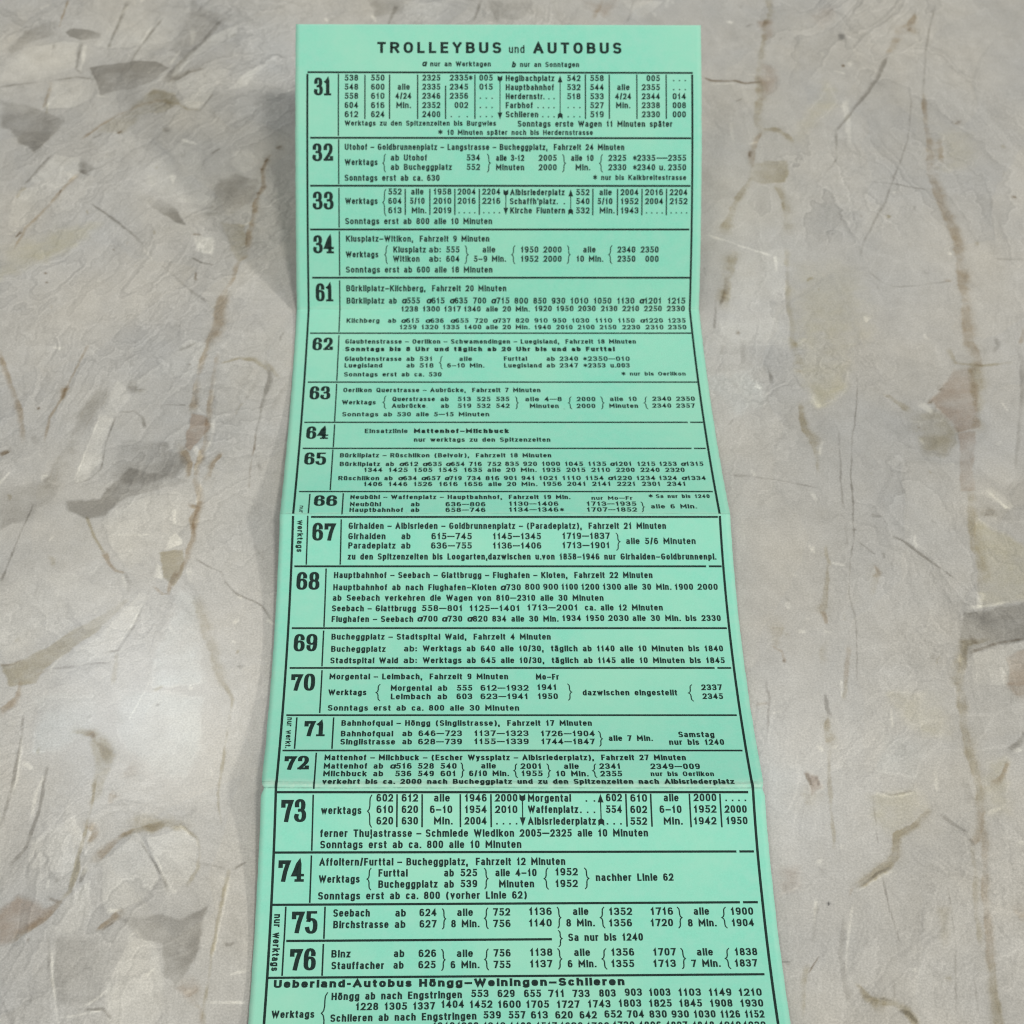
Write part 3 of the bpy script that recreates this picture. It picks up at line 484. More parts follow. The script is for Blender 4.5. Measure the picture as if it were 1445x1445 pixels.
MARBLE_VEINS = [
('b',0.8,0.4,0.57,0.36,[(-129.3,134.7),(-130.0,126.4),(-130.4,121.2)]),('g',0.9,0.3,0.7,0.42,[(-122.4,113.7),(-122.8,108.1),(-122.9,100.9),(-120.9,99.0)]),
('w',0.8,0.3,0.98,0.56,[(-121.4,112.6),(-121.4,105.9),(-121.5,100.3)]),('g',0.9,0.4,0.83,0.55,[(-143.9,92.4),(-137.3,94.3),(-130.5,95.4),(-121.8,97.2),(-117.5,96.5)]),
('b',0.7,0.4,0.96,0.69,[(-129.5,95.4),(-129.4,89.4),(-129.9,83.0)]),('g',0.9,0.3,1.0,0.57,[(-111.1,133.5),(-112.7,121.8),(-114.2,110.3)]),
('g',0.8,0.3,0.57,0.57,[(-99.4,125.3),(-104.6,112.6),(-107.2,103.6)]),('g',0.8,0.3,0.99,1.13,[(-80.8,125.3),(-86.3,113.7),(-91.3,105.9),(-96.0,95.9)]),
('g',0.7,0.4,0.55,0.55,[(-81.3,89.4),(-84.5,81.9),(-86.5,81.9)]),('w',0.8,0.4,0.72,0.72,[(-110.8,131.1),(-112.2,127.6)]),
('w',0.9,0.3,1.56,0.85,[(-89.7,119.5),(-89.6,112.6)]),('w',0.8,0.4,0.7,0.56,[(-92.4,110.3),(-95.3,103.6)]),('w',0.8,0.3,0.69,0.41,[(-114.9,88.9),(-111.7,88.1)]),
('g',0.8,0.3,1.67,0.69,[(-93.9,95.9),(-89.4,99.7),(-85.3,101.1)]),('b',0.75,0.5,0.54,1.22,[(-117.0,69.4),(-112.4,75.6),(-106.8,80.9),(-101.1,85.1),(-95.8,86.2)]),
('o',0.9,0.4,1.78,0.55,[(-95.8,86.2),(-90.9,85.1),(-87.9,82.5),(-84.5,82.5)]),
('b',0.7,0.5,1.04,0.52,[(-116.5,54.3),(-120.8,46.5),(-124.3,38.8),(-127.9,32.1),(-129.9,23.8)]),('d',0.8,0.3,0.65,0.26,[(-120.4,47.9),(-120.8,45.5)]),
('d',0.9,0.3,0.77,0.26,[(-129.1,30.7),(-130.1,28.6)]),('g',0.8,0.3,0.92,0.4,[(-124.8,61.8),(-128.0,56.3),(-130.8,50.4)]),
('g',0.95,0.3,0.39,0.77,[(-111.1,42.1),(-107.5,38.8),(-102.5,34.0),(-98.1,29.3),(-94.1,24.0)]),('w',0.8,0.4,0.76,0.51,[(-94.7,23.8),(-91.8,19.7)]),
('g',0.7,0.4,0.5,0.62,[(-90.0,18.3),(-84.4,12.0),(-80.3,7.2),(-76.3,4.1)]),
('b',0.9,0.4,0.65,1.43,[(-62.9,62.3),(-65.2,56.3),(-64.2,49.4),(-66.1,43.6),(-66.3,35.9),(-66.8,29.3),(-67.0,22.0)]),
('b',0.8,0.4,1.13,0.88,[(-67.0,22.0),(-69.6,18.3),(-70.1,12.9),(-71.9,7.6)]),('b',0.6,0.5,1.84,2.09,[(-71.9,7.6),(-72.5,2.4),(-72.6,-4.5),(-74.5,-11.3)]),
('d',1,0.4,1.47,1.47,[(-60.9,66.0),(-60.4,65.4)]),('d',1,0.4,1.33,1.33,[(-64.0,60.5),(-63.5,60.0)]),('d',1,0.4,0.93,0.93,[(-65.3,56.7),(-64.8,56.2)]),
('d',1,0.4,1.05,1.05,[(-64.2,49.4),(-63.7,48.9)]),('d',1,0.4,0.78,0.78,[(-65.8,46.7),(-65.3,46.2)]),('d',1,0.4,0.94,0.94,[(-107.2,72.7),(-106.7,72.2)]),
('d',1,0.4,0.63,0.63,[(-120.5,14.9),(-120.0,14.5)]),('d',1,0.4,0.5,0.5,[(-119.6,11.5),(-119.1,11.1)]),('d',1,0.4,0.51,0.51,[(-103.5,24.0),(-103.0,23.5)]),
('d',0.8,0.3,0.9,0.64,[(-82.2,30.0),(-80.2,29.5)]),('g',1,0.3,0.38,0.57,[(-81.7,20.6),(-79.4,18.8),(-75.8,17.8)]),('d',0.8,0.3,0.5,0.5,[(-80.3,15.2),(-79.9,12.0)]),
('g',0.8,0.3,1.21,1.21,[(-94.0,74.6),(-93.0,72.5)]),('g',0.7,0.4,1.29,0.39,[(-79.0,37.8),(-73.8,38.3),(-69.7,38.8)]),('w',0.8,0.4,1.32,0.66,[(-89.5,54.3),(-89.8,50.4)]),
('w',0.8,0.4,0.94,0.54,[(-88.8,69.4),(-84.3,67.2)]),('w',0.6,0.4,0.53,0.39,[(-122.3,48.4),(-118.7,50.9),(-116.8,53.8)]),
('g',0.8,0.35,2.25,0.66,[(-116.1,59.3),(-116.4,56.3),(-113.8,53.8)]),('g',0.6,0.4,0.53,0.53,[(-111.8,56.3),(-107.3,60.3)]),
('b',0.7,0.5,0.95,0.95,[(-128.1,-14.2),(-125.1,-22.4),(-122.3,-28.9),(-119.4,-36.8),(-118.0,-44.6)]),('d',0.8,0.4,1.04,0.58,[(-122.9,-49.1),(-120.8,-47.8)]),
('b',0.75,0.4,0.59,0.59,[(-105.8,-12.5),(-108.3,-22.4),(-110.3,-30.5),(-112.4,-36.8),(-112.6,-44.6)]),('b',0.9,0.4,1.54,0.83,[(-109.5,-26.9),(-110.2,-30.5)]),
('g',0.5,0.8,3.49,2.33,[(-99.5,-26.5),(-104.0,-38.4),(-106.8,-48.4),(-109.5,-58.8)]),
('g',0.9,0.3,0.29,0.4,[(-104.4,-58.2),(-100.1,-56.6),(-97.6,-53.6),(-97.2,-44.6),(-96.0,-36.8)]),('w',0.6,0.4,0.35,0.35,[(-99.9,-36.0),(-101.8,-46.8),(-104.0,-57.4)]),
('b',0.6,0.4,0.6,1.55,[(-74.6,-10.0),(-76.3,-19.1),(-76.9,-26.5),(-76.8,-34.4)]),('w',0.7,0.3,0.36,0.36,[(-76.8,-20.8),(-77.1,-28.1)]),
('w',0.7,0.3,0.36,0.36,[(-72.1,-23.2),(-72.6,-32.1)]),('b',0.75,0.4,1.05,1.05,[(-72.1,-15.0),(-73.0,-26.5),(-72.8,-36.8),(-73.0,-45.3),(-74.3,-51.4),(-74.3,-57.4)]),
('b',0.9,0.4,1.22,0.78,[(-74.3,-57.4),(-72.7,-63.2),(-73.4,-69.0),(-73.7,-75.4),(-74.6,-81.0),(-75.6,-85.1),(-76.9,-88.8)]),
('b',0.9,0.4,1.72,0.92,[(-78.7,-46.8),(-76.6,-51.4),(-76.2,-55.9)]),('b',0.8,0.4,1.49,0.57,[(-71.6,-55.9),(-70.8,-51.4),(-68.7,-48.4)]),
('w',0.9,0.35,1.04,0.35,[(-75.3,-46.1),(-73.9,-49.1),(-74.9,-54.4)]),('w',0.8,0.35,0.7,0.47,[(-71.6,-36.8),(-71.4,-43.8),(-72.8,-47.6)]),
('w',0.8,0.35,0.57,0.45,[(-72.9,-58.1),(-73.5,-64.0)]),('w',0.8,0.4,0.56,0.45,[(-78.6,-66.5),(-78.3,-70.8)]),('w',0.8,0.4,1.31,0.77,[(-73.7,-84.4),(-72.8,-87.8)]),
('o',0.9,0.4,0.6,1.32,[(-71.0,-17.9),(-66.3,-16.3),(-62.6,-17.1),(-58.8,-20.0)]),
('g',0.95,0.35,1.06,0.41,[(-58.8,-20.0),(-58.3,-23.2),(-59.5,-29.7),(-60.2,-36.8),(-60.7,-42.2)]),('d',0.8,0.3,0.4,0.29,[(-60.7,-42.2),(-61.3,-51.4),(-61.4,-59.2)]),
('g',0.9,0.35,0.53,0.53,[(-95.0,-34.7),(-91.5,-34.3),(-89.2,-36.8),(-88.3,-39.9)]),('g',0.7,0.4,0.35,0.35,[(-84.1,-32.5),(-78.8,-32.5)]),
('g',0.8,0.4,2.38,0.95,[(-93.0,-25.7),(-92.8,-27.7),(-90.5,-27.3)]),('b',0.95,0.35,0.9,0.9,[(-75.1,-64.7),(-73.1,-65.6),(-74.5,-69.0),(-73.5,-74.0)]),
('o',1,0.35,0.45,0.45,[(-99.3,-68.3),(-96.9,-74.0),(-94.1,-78.9)]),('b',1,0.35,0.88,0.55,[(-93.8,-79.2),(-92.6,-82.4),(-90.7,-84.4),(-88.5,-85.0)]),
('g',0.8,0.4,0.76,1.09,[(-88.5,-85.0),(-86.8,-87.8),(-87.1,-90.5)]),('w',0.7,0.4,0.55,0.55,[(-89.0,-85.8),(-87.2,-89.9)]),
('b',1,0.35,0.65,0.87,[(-81.5,-88.8),(-79.1,-91.2),(-77.8,-91.2),(-77.7,-88.5),(-76.5,-84.8)]),
('g',0.95,0.35,0.54,0.48,[(-82.1,-89.2),(-83.6,-95.9),(-86.0,-103.1),(-87.7,-106.9),(-90.9,-107.3)]),('w',0.6,0.4,0.43,0.32,[(-82.3,-91.9),(-85.4,-99.2),(-87.9,-105.7)]),
('g',1,0.3,0.44,0.38,[(-72.4,-81.0),(-69.5,-83.0),(-66.0,-84.8),(-64.7,-87.8),(-61.8,-91.2),(-58.4,-92.9),(-56.1,-94.5),(-53.2,-99.2)]),
('o',0.6,0.7,2.13,1.59,[(-70.9,-92.5),(-67.9,-102.4),(-64.7,-110.8),(-63.5,-115.8)]),('w',0.9,0.4,0.86,0.54,[(-61.6,-98.2),(-62.3,-99.5)]),
('w',0.7,0.4,0.76,0.43,[(-61.7,-91.5),(-60.6,-92.5)]),('w',0.9,0.4,0.97,0.54,[(-54.3,-98.5),(-53.1,-99.8)]),
('d',0.8,0.3,0.63,0.26,[(-113.7,-110.9),(-110.6,-110.4),(-109.0,-108.9)]),('d',0.6,0.4,0.74,0.42,[(-104.9,-113.3),(-102.5,-112.0)]),
('w',0.7,0.4,0.42,0.32,[(-102.2,-112.0),(-100.3,-108.2)]),('g',0.7,0.4,0.53,0.53,[(-101.4,-111.7),(-95.3,-110.6),(-88.5,-109.8)]),
('o',0.6,0.5,0.84,0.84,[(-87.7,-107.6),(-87.8,-115.8)]),('g',0.9,0.35,0.28,0.44,[(-112.4,-64.3),(-114.4,-72.6),(-115.9,-81.0),(-116.9,-87.1)]),
('g',0.5,0.4,1.39,1.39,[(-115.6,-43.0),(-114.5,-45.3)]),('w',0.7,0.4,0.56,0.56,[(-107.3,-75.4),(-106.6,-74.0)]),('w',0.7,0.4,0.58,0.35,[(-113.7,-48.4),(-112.4,-49.9)]),
('w',0.6,0.4,0.33,0.33,[(-91.3,-73.8),(-83.0,-73.6)]),('w',0.8,0.4,0.8,0.34,[(-121.5,-58.1),(-119.8,-54.4)]),('w',0.9,0.4,0.48,0.85,[(-114.6,-12.9),(-112.5,-13.2)]),
('d',0.9,0.3,0.59,0.59,[(-115.8,-33.5),(-115.4,-33.7)]),('d',0.8,0.3,0.6,0.6,[(-79.2,-18.6),(-78.7,-18.7)]),
('g',0.6,0.4,0.97,0.48,[(-82.2,-13.4),(-79.9,-12.5),(-78.2,-10.8)]),('g',0.5,0.5,0.66,0.44,[(-58.9,-76.8),(-56.4,-81.3)]),
('g',0.6,0.4,0.69,0.46,[(-59.6,-51.4),(-58.7,-54.0)]),('g',0.4,0.6,1.19,0.83,[(-61.0,-23.2),(-64.1,-30.5)]),('g',0.4,0.6,1.18,0.83,[(-53.2,-24.9),(-57.5,-33.7)]),
('b',0.9,0.4,1.37,0.63,[(-111.9,-122.9),(-110.5,-121.8),(-108.8,-119.2),(-108.7,-114.8)]),
('g',0.9,0.3,0.41,0.72,[(-106.6,-122.9),(-106.3,-129.0),(-106.2,-136.8),(-106.7,-143.8),(-107.6,-151.5)]),
('w',0.7,0.35,0.51,0.41,[(-106.0,-129.7),(-105.6,-139.2),(-106.1,-143.2)]),
('g',0.9,0.35,0.4,0.7,[(-99.6,-136.8),(-99.9,-142.1),(-99.9,-146.1),(-100.6,-151.8),(-101.5,-156.3),(-103.9,-160.1)]),
('w',0.6,0.35,0.51,0.51,[(-100.0,-139.2),(-101.2,-143.8),(-101.4,-149.5)]),('o',1,0.45,1.14,2.07,[(-94.5,-128.1),(-90.8,-128.7),(-87.9,-131.5),(-86.5,-135.0)]),
('b',1,0.4,1.04,0.73,[(-91.3,-128.6),(-90.2,-129.7)]),
('o',0.9,0.35,0.5,0.7,[(-88.6,-139.2),(-88.9,-140.9),(-88.9,-147.3),(-89.6,-151.8),(-90.1,-156.3),(-90.4,-161.8),(-91.2,-166.6),(-93.3,-169.3)]),
('b',0.8,0.4,1.99,0.7,[(-89.0,-150.7),(-87.5,-152.9),(-88.6,-155.7)]),('b',0.9,0.4,0.96,1.25,[(-93.3,-169.3),(-95.8,-172.5),(-101.4,-177.2)]),
('d',0.8,0.4,0.68,0.49,[(-95.0,-168.0),(-92.3,-169.0)]),('b',0.6,0.6,1.49,0.7,[(-86.3,-158.5),(-82.3,-154.3),(-79.5,-152.4)]),
('o',1,0.4,0.6,1.5,[(-82.3,-154.3),(-79.5,-152.8),(-73.2,-150.7)]),('o',0.7,0.6,2.5,2.0,[(-79.7,-150.7),(-73.8,-150.1),(-68.7,-151.2)]),
('o',0.7,0.4,0.49,0.69,[(-69.7,-151.2),(-65.9,-154.3),(-65.0,-158.5),(-65.3,-161.2),(-67.0,-165.0)]),
('g',0.9,0.35,0.39,0.59,[(-77.8,-155.2),(-74.9,-159.6),(-72.0,-163.9),(-70.7,-166.6)]),('w',0.7,0.35,0.4,0.4,[(-71.6,-151.8),(-69.7,-151.4),(-67.5,-153.5)]),
('w',0.7,0.35,0.39,0.39,[(-74.5,-158.5),(-71.4,-164.5),(-69.3,-166.9)]),('b',1,0.35,0.58,1.25,[(-84.2,-174.8),(-82.7,-173.4),(-80.5,-171.4)]),
('w',0.9,0.35,0.68,0.39,[(-82.7,-170.9),(-80.6,-170.6)]),('d',0.7,0.4,0.39,0.29,[(-83.4,-175.1),(-81.2,-173.3)]),
('w',0.8,0.35,0.38,0.29,[(-78.0,-176.7),(-76.5,-175.1),(-74.5,-177.7),(-72.1,-177.9)]),
('w',0.95,0.3,0.33,0.38,[(-93.2,-179.2),(-92.0,-185.3),(-90.3,-192.8),(-89.3,-195.7)]),('g',0.5,0.4,0.47,0.47,[(-94.3,-176.7),(-93.1,-182.8),(-91.6,-187.8)]),
('w',1,0.3,0.33,0.33,[(-89.1,-193.7),(-85.6,-193.0),(-81.5,-192.2)]),('w',0.9,0.3,0.56,0.28,[(-84.9,-191.2),(-82.3,-189.3),(-80.6,-187.3)]),
('g',0.9,0.3,0.56,0.37,[(-84.8,-192.1),(-81.3,-191.8),(-79.4,-193.8)]),
('o',0.8,0.45,0.72,0.41,[(-63.9,-114.8),(-61.0,-119.8),(-61.4,-127.2),(-61.8,-135.0),(-62.5,-143.8),(-61.1,-150.7)]),
('o',0.8,0.4,0.57,0.67,[(-58.9,-161.8),(-60.1,-172.5),(-60.9,-180.3),(-61.3,-187.8),(-61.6,-195.7)]),
('w',0.7,0.35,0.48,0.39,[(-58.6,-163.4),(-59.4,-171.4),(-60.8,-181.8)]),('w',0.9,0.35,0.47,0.28,[(-61.0,-190.8),(-57.3,-190.6),(-53.3,-190.7)]),
('p',0.7,0.7,2.82,2.35,[(-65.6,-186.3),(-63.5,-189.3)]),('b',0.7,0.5,0.75,0.65,[(-62.9,-191.3),(-61.9,-192.3),(-62.1,-194.8)]),
('g',0.9,0.35,0.34,0.3,[(-57.7,-161.2),(-55.6,-159.9)]),('w',0.7,0.35,0.26,0.21,[(-83.4,-125.1),(-81.3,-119.8),(-79.7,-114.8)]),
('w',0.9,0.35,1.02,0.51,[(-104.2,-136.5),(-102.8,-137.7)]),('w',0.8,0.4,0.6,0.6,[(-92.4,-149.5),(-91.7,-150.0)]),('w',0.7,0.35,0.59,0.39,[(-88.2,-161.2),(-89.3,-162.9)]),
('g',0.8,0.3,0.59,0.39,[(-88.5,-161.2),(-89.3,-164.5)]),('d',0.8,0.3,0.48,0.38,[(-98.3,-176.9),(-98.2,-177.7)]),('p',0.6,0.6,2.55,2.04,[(-81.2,-136.8),(-81.9,-139.2)]),
('b',0.6,0.5,1.52,1.01,[(-84.5,-143.8),(-85.2,-146.1)]),('g',0.5,0.5,0.49,0.39,[(-64.5,-160.1),(-59.9,-161.2)]),
('o',0.7,0.5,1.86,1.0,[(85.9,134.7),(86.2,128.8),(83.4,121.8),(80.9,109.2)]),('o',0.55,0.5,1.37,1.78,[(80.9,109.2),(78.5,97.0),(78.2,87.3),(76.2,78.8),(76.6,72.6)]),
('b',0.62,0.45,0.93,1.73,[(76.6,72.6),(73.2,63.4),(72.4,58.3)]),('d',0.9,0.4,0.93,0.67,[(73.0,64.4),(72.4,61.8)]),
('o',0.7,0.45,0.91,2.21,[(71.7,52.4),(68.4,45.5),(65.2,39.8),(62.5,31.3)]),('d',0.7,0.4,0.65,0.65,[(65.6,40.7),(65.9,39.8)]),
('d',0.85,0.25,0.62,0.69,[(62.0,97.6),(64.5,95.4),(71.5,95.6),(74.1,94.3),(78.7,94.8)]),('w',0.6,0.4,0.55,0.55,[(64.4,94.1),(71.3,94.3)]),
('o',0.78,0.35,1.21,1.61,[(77.1,74.1),(82.1,73.6),(84.5,71.0),(85.4,67.9)]),('o',0.7,0.4,1.69,0.39,[(79.1,48.9),(79.7,44.6),(79.5,39.3)]),
('o',0.39,0.6,1.94,1.94,[(80.6,43.6),(79.4,31.3)]),('w',1,0.3,0.51,0.89,[(65.1,25.5),(68.7,24.0),(73.5,21.6)]),('w',0.9,0.3,0.76,0.63,[(74.9,21.1),(74.5,15.2)]),
('w',0.6,0.35,0.64,0.51,[(57.8,29.4),(65.1,25.7)]),('o',0.7,0.45,1.88,2.5,[(63.8,22.0),(61.3,13.0),(59.4,3.3)]),
('d',0.6,0.4,1.24,0.5,[(61.0,13.0),(60.1,6.8),(58.4,2.4)]),('g',0.7,0.4,0.49,0.49,[(57.4,4.2),(56.1,-6.2)]),('k',0.75,0.4,1.84,1.42,[(105.9,117.4),(105.8,114.7)]),
('b',0.78,0.35,0.86,2.86,[(129.9,127.6),(126.7,120.1),(124.1,121.8)]),('b',0.78,0.4,2.83,0.99,[(124.0,120.6),(121.9,114.9),(118.3,108.1)]),
('g',1,0.3,0.96,0.62,[(118.3,108.1),(115.1,100.3),(110.2,90.5),(105.0,83.0),(101.5,77.8),(98.1,72.6)]),
('g',0.9,0.35,0.6,0.6,[(98.1,72.6),(97.0,61.3),(93.2,55.3),(90.0,50.9)]),('d',0.8,0.4,1.0,0.71,[(127.3,120.9),(126.1,119.5)]),
('g',0.6,0.4,0.42,0.56,[(136.5,132.3),(130.5,111.5),(125.8,89.4)]),('b',0.62,0.3,0.67,2.15,[(125.8,89.4),(124.7,76.7),(124.4,66.4),(122.2,54.4)]),
('b',0.62,0.3,2.16,2.29,[(122.2,54.4),(123.3,46.5),(124.3,36.9),(124.9,29.4),(124.4,17.5),(123.3,5.9),(121.4,-11.2)]),
('g',0.6,0.4,0.39,0.53,[(122.0,91.6),(121.7,85.1),(118.0,68.4),(114.1,58.3),(111.0,51.4),(107.7,42.6),(104.1,36.0),(100.6,29.4),(97.8,21.1)]),
('g',0.7,0.4,0.39,0.46,[(104.5,51.4),(110.9,50.4),(115.9,48.9),(120.0,48.0)]),('d',0.9,0.5,2.03,1.62,[(133.4,77.1),(134.2,76.5)]),
('b',0.7,0.4,1.07,1.07,[(127.4,68.4),(126.2,59.3)]),('g',0.6,0.45,0.44,0.56,[(99.2,15.7),(102.3,11.2),(105.2,9.3),(111.5,9.9),(119.9,11.7)]),
('b',0.55,0.4,1.0,0.87,[(118.7,11.9),(120.3,11.9)]),('d',0.9,0.4,0.91,0.91,[(143.6,45.2),(143.7,44.4)]),('d',0.9,0.4,0.71,0.71,[(100.5,37.3),(100.6,36.5)]),
('d',0.9,0.4,0.85,0.85,[(62.0,-7.1),(62.1,-7.8)]),('d',0.9,0.4,0.56,0.56,[(104.3,103.0),(104.5,102.1)]),('o',0.47,0.5,0.87,0.99,[(78.2,23.9),(76.4,3.3),(76.2,-11.2)]),
('w',0.7,0.5,1.49,0.95,[(102.8,87.3),(101.4,67.4)]),('w',0.9,0.4,0.86,0.57,[(72.2,123.8),(73.5,123.2)]),('w',0.5,0.5,0.81,0.54,[(68.6,76.7),(68.3,67.4)]),
('w',0.8,0.4,0.76,0.63,[(121.8,22.5),(122.6,22.0)]),('w',0.7,0.4,1.23,0.37,[(96.4,-1.9),(95.7,-3.6)]),('g',0.4,0.5,0.88,0.63,[(113.6,15.2),(114.7,14.3)]),
('g',0.5,0.6,0.63,0.88,[(134.0,20.2),(141.5,19.7)]),('w',0.5,0.4,0.69,0.42,[(101.2,100.3),(104.4,98.7)]),('w',0.8,0.4,0.94,0.54,[(73.3,67.4),(75.4,67.9)]),
('b',0.55,0.4,1.1,0.61,[(136.4,-6.2),(134.1,-11.2)]),('o',0.7,0.5,1.57,2.05,[(75.8,-10.0),(76.8,-19.1)]),
('o',0.78,0.45,0.82,1.75,[(75.2,-32.1),(75.4,-39.9),(77.1,-44.5)]),('o',0.78,0.4,1.73,0.69,[(77.1,-44.5),(77.1,-49.1),(76.5,-54.0)]),
('w',1,0.35,0.58,0.69,[(79.2,-44.5),(77.7,-49.1)]),('w',0.6,0.5,1.53,0.83,[(78.1,-29.7),(79.7,-33.6)]),
('g',0.8,0.35,0.28,0.34,[(90.7,-22.4),(89.2,-32.8),(86.5,-43.8),(84.7,-54.4),(83.7,-66.1),(82.6,-75.4),(80.6,-82.3),(79.1,-91.2),(79.8,-97.1),(77.6,-114.8)]),
('g',0.6,0.4,0.34,0.34,[(83.6,-40.7),(81.8,-57.3),(81.5,-65.7)]),('w',0.5,0.4,0.33,0.33,[(80.5,-83.0),(78.6,-92.5)]),('g',0.5,0.4,0.78,0.45,[(81.3,-71.1),(80.8,-76.8)]),
('b',0.62,0.35,2.17,1.81,[(121.6,-10.0),(122.5,-16.7),(121.8,-19.1)]),('o',0.7,0.35,2.36,2.13,[(121.2,-19.1),(120.0,-30.5),(118.2,-41.1)]),
('o',0.62,0.4,1.44,2.0,[(112.6,-60.3),(111.4,-67.5),(111.0,-76.8),(111.3,-83.0),(109.7,-89.8)]),('o',0.7,0.4,1.21,0.6,[(115.6,-13.4),(116.5,-18.3)]),
('o',0.62,0.45,0.6,0.72,[(115.9,-18.2),(123.0,-19.0),(130.7,-17.9)]),('d',0.9,0.4,1.31,0.91,[(111.0,-26.9),(111.3,-27.3)]),
('d',0.9,0.4,1.06,0.74,[(107.7,-31.4),(107.9,-31.9)]),('d',0.9,0.4,0.93,0.65,[(103.4,-39.7),(103.7,-40.1)]),
('o',0.7,0.4,0.71,1.42,[(96.9,-29.0),(98.9,-31.4),(102.2,-34.4)]),('w',0.7,0.4,1.77,0.71,[(105.3,-32.1),(107.7,-35.2)]),
('w',0.8,0.35,0.59,0.47,[(126.0,-31.7),(126.9,-34.4)]),('w',0.7,0.4,0.7,0.47,[(101.3,-38.3),(104.3,-38.0)]),('w',0.7,0.4,0.81,0.46,[(103.3,-43.8),(104.0,-45.3)]),
('w',0.7,0.4,0.8,0.46,[(109.8,-51.7),(110.6,-52.1)]),('w',0.7,0.4,0.81,0.58,[(121.9,-45.7),(123.2,-44.7)]),
('g',0.95,0.3,0.44,0.5,[(92.0,-74.3),(93.7,-75.4),(95.6,-77.5),(99.4,-81.3),(102.2,-84.4),(104.7,-87.4),(107.4,-87.4)]),
('g',0.7,0.4,1.01,0.45,[(87.6,-67.9),(90.4,-68.3)]),('g',0.6,0.4,0.56,0.45,[(102.0,-69.3),(102.9,-70.4)]),('g',0.7,0.35,0.66,0.44,[(88.9,-79.2),(89.0,-80.6)]),
('g',0.6,0.4,0.33,0.33,[(83.6,-76.1),(87.0,-79.5)]),('b',0.62,0.4,0.55,1.31,[(86.5,-83.0),(87.0,-85.1),(85.7,-86.4)]),
('o',0.47,0.7,2.18,1.42,[(86.2,-85.1),(84.5,-91.2)]),('w',0.9,0.35,0.68,0.56,[(116.5,-60.3),(120.1,-65.4),(121.6,-66.1)]),
('g',0.7,0.4,1.69,1.12,[(115.0,-66.8),(116.9,-67.5)]),('w',0.9,0.35,1.62,0.87,[(109.6,-90.5),(108.8,-94.5)]),
('w',0.9,0.35,0.76,0.43,[(106.3,-94.8),(111.3,-94.2),(115.8,-93.2)]),('d',0.7,0.3,0.74,0.43,[(104.6,-107.2),(111.5,-104.6),(117.1,-103.4)]),
('o',0.78,0.4,1.06,2.33,[(109.0,-103.7),(103.4,-105.0),(101.7,-108.8),(100.0,-115.7)]),('d',0.5,0.5,1.6,0.75,[(105.2,-102.7),(106.1,-105.0)]),
('g',0.8,0.4,0.54,0.43,[(105.5,-96.5),(109.4,-95.8)]),('o',0.62,0.35,0.66,0.55,[(75.5,-76.8),(75.4,-79.5),(75.8,-82.7)]),
('w',0.8,0.35,0.55,0.44,[(76.2,-82.0),(79.4,-82.7)]),('w',0.7,0.4,0.55,0.44,[(72.7,-77.1),(72.6,-79.2)]),
('o',0.55,0.4,0.33,1.41,[(75.2,-83.0),(73.9,-91.2),(72.7,-95.8)]),('b',0.62,0.4,0.86,0.54,[(72.7,-95.8),(72.8,-99.4)]),
('w',0.9,0.35,0.75,0.53,[(72.0,-101.6),(73.6,-101.7)]),('w',0.9,0.35,0.86,0.64,[(66.1,-101.4),(67.8,-101.5)]),('o',0.47,0.5,1.27,1.27,[(72.2,-104.3),(70.6,-110.1)]),
('b',0.47,0.45,0.84,0.84,[(76.9,-105.6),(74.9,-115.7)]),('o',0.39,0.6,2.13,1.07,[(61.5,-99.8),(60.6,-105.6)]),
('b',0.55,0.4,0.53,0.53,[(59.8,-105.6),(61.7,-107.2),(62.1,-109.8)]),('d',0.8,0.4,0.42,0.42,[(61.9,-109.4),(62.0,-109.9)]),
('w',0.7,0.4,0.91,0.57,[(60.5,-53.6),(61.2,-55.5)]),('g',0.6,0.4,0.57,0.57,[(56.3,-55.5),(60.3,-55.6)]),('w',0.6,0.4,0.79,0.57,[(74.5,-61.0),(75.3,-63.2)]),
('g',0.5,0.4,0.34,0.28,[(60.8,-55.8),(69.2,-57.3),(75.8,-59.5)]),('g',0.6,0.4,0.54,0.43,[(64.6,-92.2),(65.2,-93.2)]),('w',0.7,0.4,1.08,0.76,[(64.8,-93.5),(65.0,-95.2)]),
('w',0.6,0.5,0.83,0.59,[(64.7,-25.7),(66.0,-26.9)]),('g',0.6,0.4,1.18,0.59,[(133.3,-12.5),(133.8,-17.5),(129.9,-34.4),(124.8,-54.4)]),
('g',0.4,0.5,0.85,0.48,[(57.7,-11.7),(56.8,-15.0)]),('b',0.39,0.4,0.96,0.84,[(76.0,-20.8),(76.8,-21.4)]),('g',0.4,0.6,1.09,1.09,[(62.7,-10.0),(62.1,-18.3)]),
('o',0.7,0.35,1.75,1.54,[(100.1,-114.8),(99.2,-126.0),(99.5,-133.2),(99.7,-140.3),(99.3,-147.3)]),('b',0.62,0.35,1.5,1.0,[(99.3,-147.3),(98.4,-151.8),(95.7,-155.7)]),
('o',0.62,0.35,0.78,0.97,[(95.6,-156.3),(95.3,-161.7),(93.8,-172.4),(93.4,-178.2)]),('b',0.55,0.35,1.07,1.46,[(99.3,-150.7),(97.3,-161.7),(96.0,-172.4),(94.4,-182.8)]),
('o',0.62,0.4,1.41,1.69,[(94.6,-181.8),(94.1,-187.8),(93.5,-195.7)]),('g',0.6,0.4,0.79,0.5,[(95.1,-154.6),(96.3,-156.3)]),
('o',0.78,0.35,0.8,1.49,[(87.7,-148.1),(84.1,-151.8),(80.8,-154.0),(79.5,-158.2)]),('o',0.78,0.35,1.47,1.47,[(79.5,-158.2),(77.7,-160.9),(73.4,-163.4),(70.2,-165.3)]),
